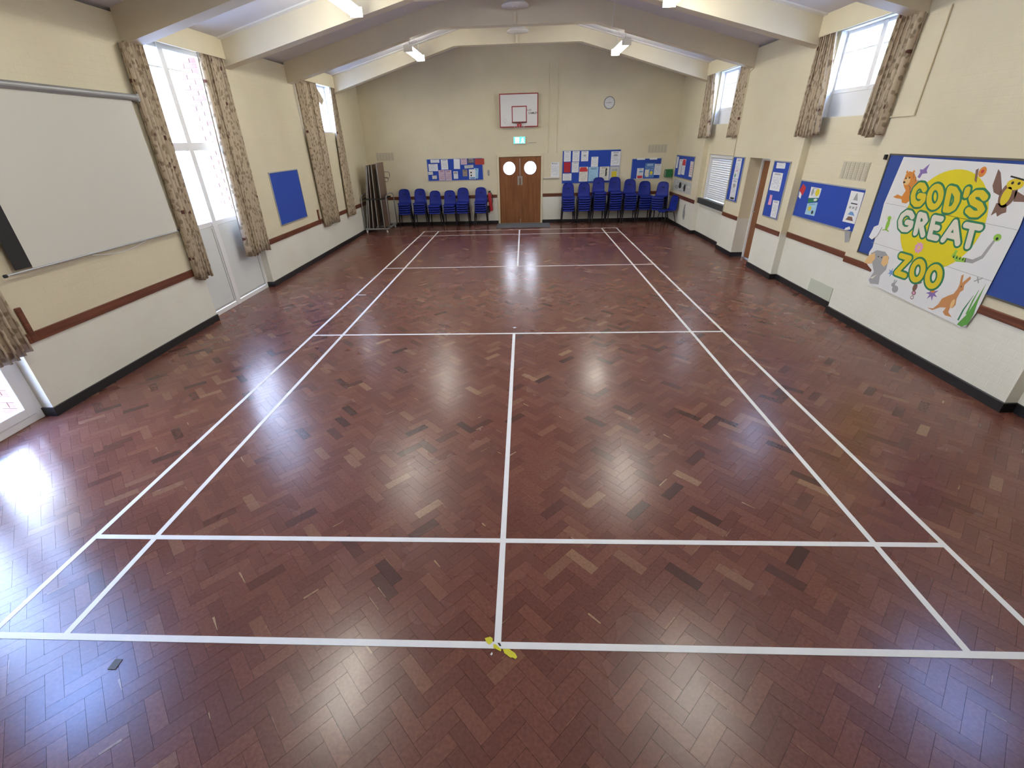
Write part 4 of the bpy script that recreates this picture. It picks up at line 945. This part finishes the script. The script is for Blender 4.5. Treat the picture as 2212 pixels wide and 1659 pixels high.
# vents
M_vent = mat('vent_cream', (0.60, 0.55, 0.42), 0.5); M_ventd = mat('vent_slot', (0.50, 0.46, 0.35), 0.7)
def vent(label, fn, u0, u1, v0, v1, mk=False):
    t = thing('air_vent', label, 'vent', fn((u0+u1)/2, v0, 0), 'wall vents')
    G().prism(rc(u0, u1, v0, v1), fn, 0.0, .010).obj('plate', M_vent, t); n_ = 6; dw = (u1-u0)/n_
    for k in range(n_):
        a = u0 + dw*(k+.12); b = u0 + dw*(k+.78)
        rb = G().prism(rc(a, b, v0 + .012, v1 - .012), fn, .010, .013).obj('louvre_column', M_ventd, t)
        g = G(); nn = 9
        for j in range(nn):
            z = v0 + .018 + (v1 - v0 - .036)*j/(nn-1); g.prism(rc(a + .004, b - .004, z - .004, z + .004), fn, .013, .018)
        g.obj('louvre', M_vent, rb)
    return t
vent('cream louvre vent above the folded tables', FF, -4.61, -4.035, 2.005, 2.24)
vent('cream louvre vent on the end wall near the right corner', FF, 4.05, 4.635, 2.03, 2.265)
vent('cream louvre vent on the right wall above the wide notice board', FB, -0.975, -0.365, 1.86, 2.11)
# conduits and small fittings
def conduit(label, pts, r=.009, m=M_cream):
    tag(G().tube(pts, r, 8).obj('conduit_pipe', m), label, 'pipe', 'surface conduits')
conduit('left one of two thin vertical pipes on the end wall', [(.92, YF - .012, 2.1), (.92, YF - .012, 4.5)]); conduit('right one of two thin vertical pipes on the end wall', [(1.19, YF - .012, 2.1), (1.19, YF - .012, 4.5)])
conduit('thin pipe running down beside the near right window', [(XR - .012, -1.65, 3.72), (XR - .012, -1.65, 2.655), (XR - .012, -1.24, 2.655)], .01)
conduit('thin pipe running down the pier beside the serving hatch', [(XR - .012, 3.28, 3.69), (XR - .012, 3.42, 3.66), (XR - .012, 3.455, 3.6), (XR - .012, 3.455, 0.90)], .009)
conduit('short dark cable stub right of the exit sign', [(.29, YF - .008, 2.405), (.53, YF - .008, 2.41)], .006, M_grey)
tag(G().bbox(-1.025, -.975, YF - .03, YF, 1.50, 1.66, .005).obj('door_contact', M_grey), 'small grey fitting on the wall left of the brown doors', 'fitting')
tag(G().bbox(.79, 1.30, YF - .06, YF, 1.375, 1.395, .004).obj('ledge', M_whitep), 'thin white ledge below the framed notice', 'ledge')
tag(G().bbox(XR - .03, XR, -1.43, -1.39, 2.165, 2.225, .005).obj('sensor', M_blackm), 'small black sensor on the right wall above the banner corner', 'sensor')
ap = tag(G().bbox(XB - .012, XB, -1.04, -0.41, 0.102, 0.325, .003).obj('access_panel', mat('panel_greygreen', (0.55, 0.58, 0.48), 0.5)), 'pale green panel above the skirting on the right wall', 'panel')
for sx, yy, zz in ((1, 3.30, 3.30),):
    pass
# green box
t = thing('first_aid_box', 'green first aid box on the end wall by the right corner', 'box', (4.76, YF, 1.34))
G().bbox(4.64, 4.87, YF - .11, YF, 1.335, 1.555, .02).obj('case', M_green, t); G().bbox(4.635, 4.875, YF - .125, YF - .108, 1.33, 1.56, .006).obj('lid', M_green, t); G().box(4.635, 4.66, YF - .13, YF - .1, 1.36, 1.53).obj('pale_strip', M_grey, t)
# wall scuffs low on the right wall
tag(G().prism([(6.15, .30), (6.22, .26), (6.34, .36), (6.36, .52), (6.30, .68), (6.22, .72), (6.20, .56), (6.14, .44)], FE, .0, .0015).obj('scuff_mark', mat('scuff_grey', (0.30, 0.31, 0.30), 0.8, var=.5, vscale=12)), 'dark grey scuff low on the right wall beside the single chair', 'scuff')
# fire extinguishers
def extinguisher(x, z0, z1, r, m, label, tilt):
    t = thing('fire_extinguisher', label, 'fire extinguisher', (x, YF - .13, z0), 'fire extinguishers'); h = z1 - z0
    G().lathe([(r*.9, 0), (r, .02), (r, h*.78), (r*.85, h*.86), (r*.35, h*.91), (r*.3, h*.95)], (x, YF - .13, z0), 20).obj('cylinder', m, t, smooth=False)
    G().bbox(x - .03, x + .05, YF - .16, YF - .10, z0 + h*.93, z0 + h, .006).obj('valve_handle', M_blackm, t)
    G().tube([(x + .04, YF - .14, z0 + h*.95), (x + r + .03, YF - .15, z0 + h*.8), (x + r + .02, YF - .16, z0 + h*.45), (x + r*.8, YF - .2, z0 + h*.3)], .012, 8).obj('hose', M_blackm, t, smooth=True)
    G().lathe([(r + .002, h*.4), (r + .002, h*.6)], (x, YF - .13, z0), 20).obj('label_band', M_cream if m is M_blackm else M_red, t)
    G().box(x - .03, x + .03, YF - .06, YF, z0 + h*.55, z0 + h*.66).obj('wall_hook', M_grey, t)
    t.rotation_euler = (0, tilt, 0); return t
extinguisher(-.945, .43, 1.05, .06, M_red, 'red fire extinguisher on the wall left of the brown doors', -.09)
extinguisher(-1.055, .38, .93, .05, M_blackm, 'black fire extinguisher behind the end chair stack', -.05)

# ------------------------------------------------------------------ right wall: door and hatch
t = thing('door_4', 'brown door set back in the right wall', 'door', (5.2, 2.15, 0)); t['kind'] = 'structure'
g = G()
for b in ((1.702, 1.755, 0, 2.055), (2.545, 2.598, 0, 2.055), (1.755, 2.545, 2.0, 2.055)): g.bbox(5.17, 5.27, b[0], b[1], b[2], b[3], .005)
g.obj('door_frame', M_whitep, t)
lf = G().bbox(5.20, 5.24, 1.76, 2.54, .01, 1.995, .003).obj('door_leaf', M_door, t)
G().tube([(5.20, 2.47, 1.0), (5.15, 2.47, 1.0), (5.15, 2.38, 1.0)], .009, 8).obj('lever_handle', M_chrome, lf)
t = thing('serving_hatch', 'white roller shutter of the serving hatch over a dark counter', 'serving hatch', (5.1, 4.45, .84))
for k in range(20):
    G().bbox(5.13, 5.15, 3.66, 5.26, .985 + .05*k, 1.033 + .05*k, .006).obj('shutter_slat', M_shutter, t)
for b in ((3.622, 3.66), (5.26, 5.298)): G().bbox(5.06, 5.16, b[0], b[1], .95, 2.048, .004).obj('side_channel', M_white, t)
G().bbox(5.07, 5.17, 3.66, 5.26, 1.965, 2.048, .008).obj('shutter_box', M_shutter, t)
g = G(); g.bbox(4.955, 5.038, 3.49, 5.43, .842, .975, .006); g.bbox(5.03, 5.32, 3.63, 5.29, .842, .970, .006); g.obj('counter', M_counter, t)

# ------------------------------------------------------------------ strip lights
LAMPS = []
def strip(x, y0, y1, z, label):
    t = thing('strip_light', label, 'light', (x, (y0+y1)/2, z), 'strip lights')
    P = [(-.10, .03), (-.085, -.03), (-.05, -.06), (.05, -.06), (.085, -.03), (.10, .03)]
    G().prism(P, lambda u, v, w_: (x + u, w_, z + v), y0 + .02, y1 - .02).obj('diffuser', M_lamp, t)
    G().prism([(-.07, .031), (.07, .031), (.05, .075), (-.05, .075)], lambda u, v, w_: (x + u, w_, z + v), y0, y1).obj('body', M_tubebody, t)
    for y in (y0 + .2, y1 - .2): G().tube([(x, y, z + .07), (x, y, CZ(x) + .001)], .004, 6).obj('suspension_wire', M_grey, t)
    for y in (y0, y1): G().bbox(x - .1, x + .1, y - .008, y + .012, z - .06, z + .07, .004).obj('end_cap', M_tubebody, t)
strip(-2.36, 3.85, 5.2, 4.315, 'lit strip light hanging at the far left'); strip(2.36, 3.85, 5.2, 4.29, 'lit strip light hanging at the far right')
strip(-2.42, -.78, .56, 4.30, 'lit strip light at the top left of the picture'); strip(2.38, -.78, .66, 4.29, 'lit strip light at the top right, cut off by the picture edge')
strip(-2.4, -5.3, -4.0, 4.30, 'lit strip light overhead to the left of the camera'); strip(2.4, -5.3, -4.0, 4.30, 'lit strip light overhead to the right of the camera')
# round ceiling heaters
def heater(x, y, z, label):
    t = thing('ceiling_heater', label, 'heater', (x, y, z), 'round ceiling heaters')
    G().lathe([(.26, 0), (.265, .012), (.25, .03), (.15, .09), (.05, .12), (.045, .12), (.14, .08), (.235, .025), (.25, .004)], (x, y, z), 32).obj('dish', M_dish, t, smooth=True)
    G().tube([(x, y, z + .1), (x, y, CZ(x) - .002)], .014, 10).obj('drop_rod', M_beam, t)
    G().lathe([(.09, .06), (.1, .03), (.05, .012)], (x, y, z), 20).obj('core', M_grey, t, smooth=True)
    for s in (-1, 1): G().lathe([(.012, .03), (.022, .012), (.018, -.006), (.004, -.012)], (x + s*.045, y, z), 12).obj('element_cap', M_white, t, smooth=True)
heater(0.0, 2.85, 4.76, 'round metal ceiling heater at the top centre of the picture'); heater(0.02, 5.45, 4.80, 'farther round metal ceiling heater between the last two beams')
for nm in ('roof_beam.005', 'roof_beam.006'):
    b = bpy.data.objects[nm]; i = int(nm[-1]); y = BEAMS[i][0]; k = KNEE[i]
    G().bbox(-.045, .02, y - .03, y, k, 5.2, .004).obj('joint_cover', M_beam, b)
conduit('white pull cord hanging beside the far right strip light', [(1.94, 3.2, 5.0), (1.95, 3.2, 4.7), (1.935, 3.2, 4.62), (1.94, 3.2, 4.44)], .009, M_whitep)

# ------------------------------------------------------------------ folded tables on their trolley
t = thing('table_trolley', 'grey wheeled trolley carrying the folded tables', 'trolley', (-4.48, 7.05, 0))
g = G(); z = .13
g.bbox(-4.86, -4.12, 6.50, 6.55, z - .02, z + .02, .004); g.bbox(-4.86, -4.12, 7.55, 7.60, z - .02, z + .02, .004); g.bbox(-4.86, -4.81, 6.55, 7.55, z - .02, z + .02, .004); g.bbox(-4.17, -4.12, 6.55, 7.55, z - .02, z + .02, .004); g.bbox(-4.86, -4.12, 7.02, 7.07, z - .02, z + .018, .004)
g.obj('base_frame', M_grey, t)
for x in (-4.82, -4.18):
    for y in (6.55, 7.54):
        wh = G().lathe([(.045, -.014), (.05, 0), (.045, .014)], (x, y, .05), 18, 'X').obj('castor_wheel', M_sheet, t); G().bbox(x - .022, x + .022, y - .02, y + .02, .06, .115, .003).obj('castor_fork', M_alu, wh)
def hoop(x, y0, y1, top, nm):
    P = [(x, y0, z)] + [(x, y0 + (y1-y0)*(.5 - .5*math.cos(PI*k/8)), top - .12 + .12*math.sin(PI*k/8)) for k in range(9)] + [(x, y1, z)]
    G().tube(P, .016, 8).obj(nm, M_grey, t, smooth=True)
hoop(-4.885, 6.6, 7.5, 1.12, 'end_hoop'); hoop(-4.10, 6.6, 7.5, 1.12, 'end_hoop')
ords = ['leftmost', 'second from left', 'third from left', 'fourth from left', 'fifth from left', 'rightmost']
TX = [-4.82, -4.755, -4.63, -4.48, -4.27]; TT = [.14, .115, .075, .04, .01]
ords = ords[:4] + ords[5:]
for k in range(5):
    tt = thing('folding_table', ords[k] + ' of the folded tables stood on end on the trolley', 'table', (TX[k], 6.95, .155), 'folded tables'); hgt = 1.80 if k < 4 else 1.84
    x = TX[k]
    G().bbox(x - .011, x + .011, 6.60, 7.32, .155, .155 + hgt, .003).obj('table_top', M_table, tt)
    G().box(x - .013, x + .013, 6.594, 6.601, .155, .155 + hgt).obj('edge_band', mat('edge_grey', (0.33, 0.33, 0.34), .4), tt)
    g = G(); xs = x + (.03 if k < 4 else -.03)
    for yy in (6.86, 7.22): g.tube([(xs, yy, .28), (xs, yy, .155 + hgt - .12)], .011, 6)
    for zz in (.30, .95, 1.75): g.tube([(xs, 6.86, zz), (xs, 7.22, zz)], .010, 6)
    g.obj('folded_legs', M_leg, tt)
    tt.rotation_euler = (0, TT[k], 0)
g = G()
for (dy, zz, rr) in ((7.30, 1.63, .09), (7.28, 1.50, .06)):
    g.tube([(-4.275, dy - .01, zz - rr), (-4.275 + rr*1.6, dy, zz - rr), (-4.275 + rr*2.0, dy, zz - rr*.5), (-4.275 + rr*2.0, dy, zz + rr*.5), (-4.275 + rr*1.6, dy, zz + rr), (-4.275, dy - .01, zz + rr)], .008, 6)
g.obj('leg_loop', M_leg, tt)
tag(G().add(*(lambda P: ([(x, y, zz) for (x, y) in P for zz in (.98, 1.02)], [(2*i, 2*((i+1) % len(P)), 2*((i+1) % len(P))+1, 2*i+1) for i in range(len(P))]))([(-4.84, 6.585), (-4.17, 6.585), (-4.15, 7.34), (-4.84, 7.34)])).obj('strap', M_blackm), 'black strap tied around the folded tables', 'strap').modifiers.new('t', 'SOLIDIFY').thickness = .005

# ------------------------------------------------------------------ blue stacking chairs
PROF = [(-.222, .412), (-.218, .440), (-.195, .457), (-.13, .461), (-.05, .452), (.04, .444), (.11, .446), (.155, .462), (.182, .50), (.198, .57), (.212, .65), (.225, .73), (.236, .80), (.243, .845), (.247, .872), (.248, .882)]
HW = [.165, .185, .197, .203, .205, .205, .204, .202, .199, .195, .190, .184, .172, .150, .105, .055]
def shell():
    V, Fc = [], []; nu = 10
    for j, ((y, z), hw) in enumerate(zip(PROF, HW)):
        for i in range(nu + 1):
            u = 2*i/nu - 1; back = min(1, max(0, (z - .47)/.15)); x = hw*u
            V.append((x, y - .030*u*u*back, z + .016*u*u*(1 - back)*(1 if j > 1 else .3)))
    for j in range(len(PROF) - 1):
        for i in range(nu):
            if j == 12 - 1 and False: continue
            p = j*(nu+1) + i; Fc.append((p, p+1, p+nu+2, p+nu+1))
    return V, Fc
V, Fc = shell()
slot = {(10*10 + i) for i in (4, 5)}
Fc = [f for k, f in enumerate(Fc)]
proto_shell = G().add(V, Fc).obj('shell', M_blue, smooth=True, at=(0, 0, 0)); md = proto_shell.modifiers.new('t', 'SOLIDIFY'); md.thickness = .007; md.offset = -1
proto_slot = G().bbox(-.045, .045, .203, .218, .705, .730, .004).obj('hand_slot', mat('slot_dark', (0.004, 0.006, 0.05), .7), at=(0, 0, 0))
LEGS = []
for sx in (-1, 1):
    LEGS.append(G().tube([(sx*.155, -.03, .436), (sx*.165, -.14, .43), (sx*.172, -.155, .41), (sx*.215, -.225, .004)], .0115, 8).obj('leg', M_leg, smooth=True, at=(0, 0, 0)))
    LEGS.append(G().tube([(sx*.155, -.03, .436), (sx*.160, .10, .43), (sx*.166, .118, .41), (sx*.205, .235, .004)], .0115, 8).obj('leg', M_leg, smooth=True, at=(0, 0, 0)))
proto_frame = G().tube([(-.155, -.03, .434), (.155, -.03, .434)], .010, 8).obj('seat_frame', M_leg, at=(0, 0, 0))
PROTO = [proto_shell, proto_slot, proto_frame] + LEGS
first = [True]
def chair(x, y, z, rz, label, group):
    t = thing('stacking_chair', label, 'chair', (x, y, z), group); t.rotation_euler = (0, 0, rz)
    for p in PROTO:
        c = p if first[0] else p.copy()
        if not first[0]: COL.objects.link(c)
        c.parent = t
    first[0] = False
    return t
NTH = ['topmost', 'second', 'third', 'fourth', 'fifth', 'sixth', 'seventh', 'eighth', 'ninth']
STK = ['first', 'second', 'third', 'fourth', 'fifth', 'sixth']
def stack(x, y, n, rz, where, group, dz=.071, lean=.006):
    for k in range(n):
        i = n - 1 - k
        pos = 'topmost blue chair' if i == 0 else ('bottom blue chair' if k == 0 else NTH[i] + ' blue chair from the top')
        d = Vector((math.sin(rz), -math.cos(rz))) * lean * k
        chair(x + d.x, y + d.y, dz*k, rz + random.uniform(-.012, .012), pos + ' in ' + where, group)
for k, (x, n, r) in enumerate(((-3.79, 5, .10), (-3.28, 5, .04), (-2.79, 4, 0), (-2.30, 4, .02), (-1.865, 5, -.02), (-1.27, 5, 0))):
    stack(x, 7.62, n, r, ('the ' + STK[k] + ' stack counted from the folded tables'), 'chair stacks left of the doors')
for k, (x, n, r) in enumerate(((1.58, 6, .0), (2.09, 6, -.03), (2.56, 8, .04), (3.07, 8, .02), (3.55, 7, -.03), (4.03, 6, -.04))):
    stack(x, 7.62, n, r, 'the ' + STK[k] + ' stack counted right from the brown doors', 'chair stacks right of the doors')
stack(4.48, 7.42, 6, -.55, 'the turned stack in the right corner', 'chair stacks right of the doors', .069, .012)
chair(4.60, 6.88, 0, -1.25, 'single blue chair turned sideways in front of the corner stack', 'single chair')
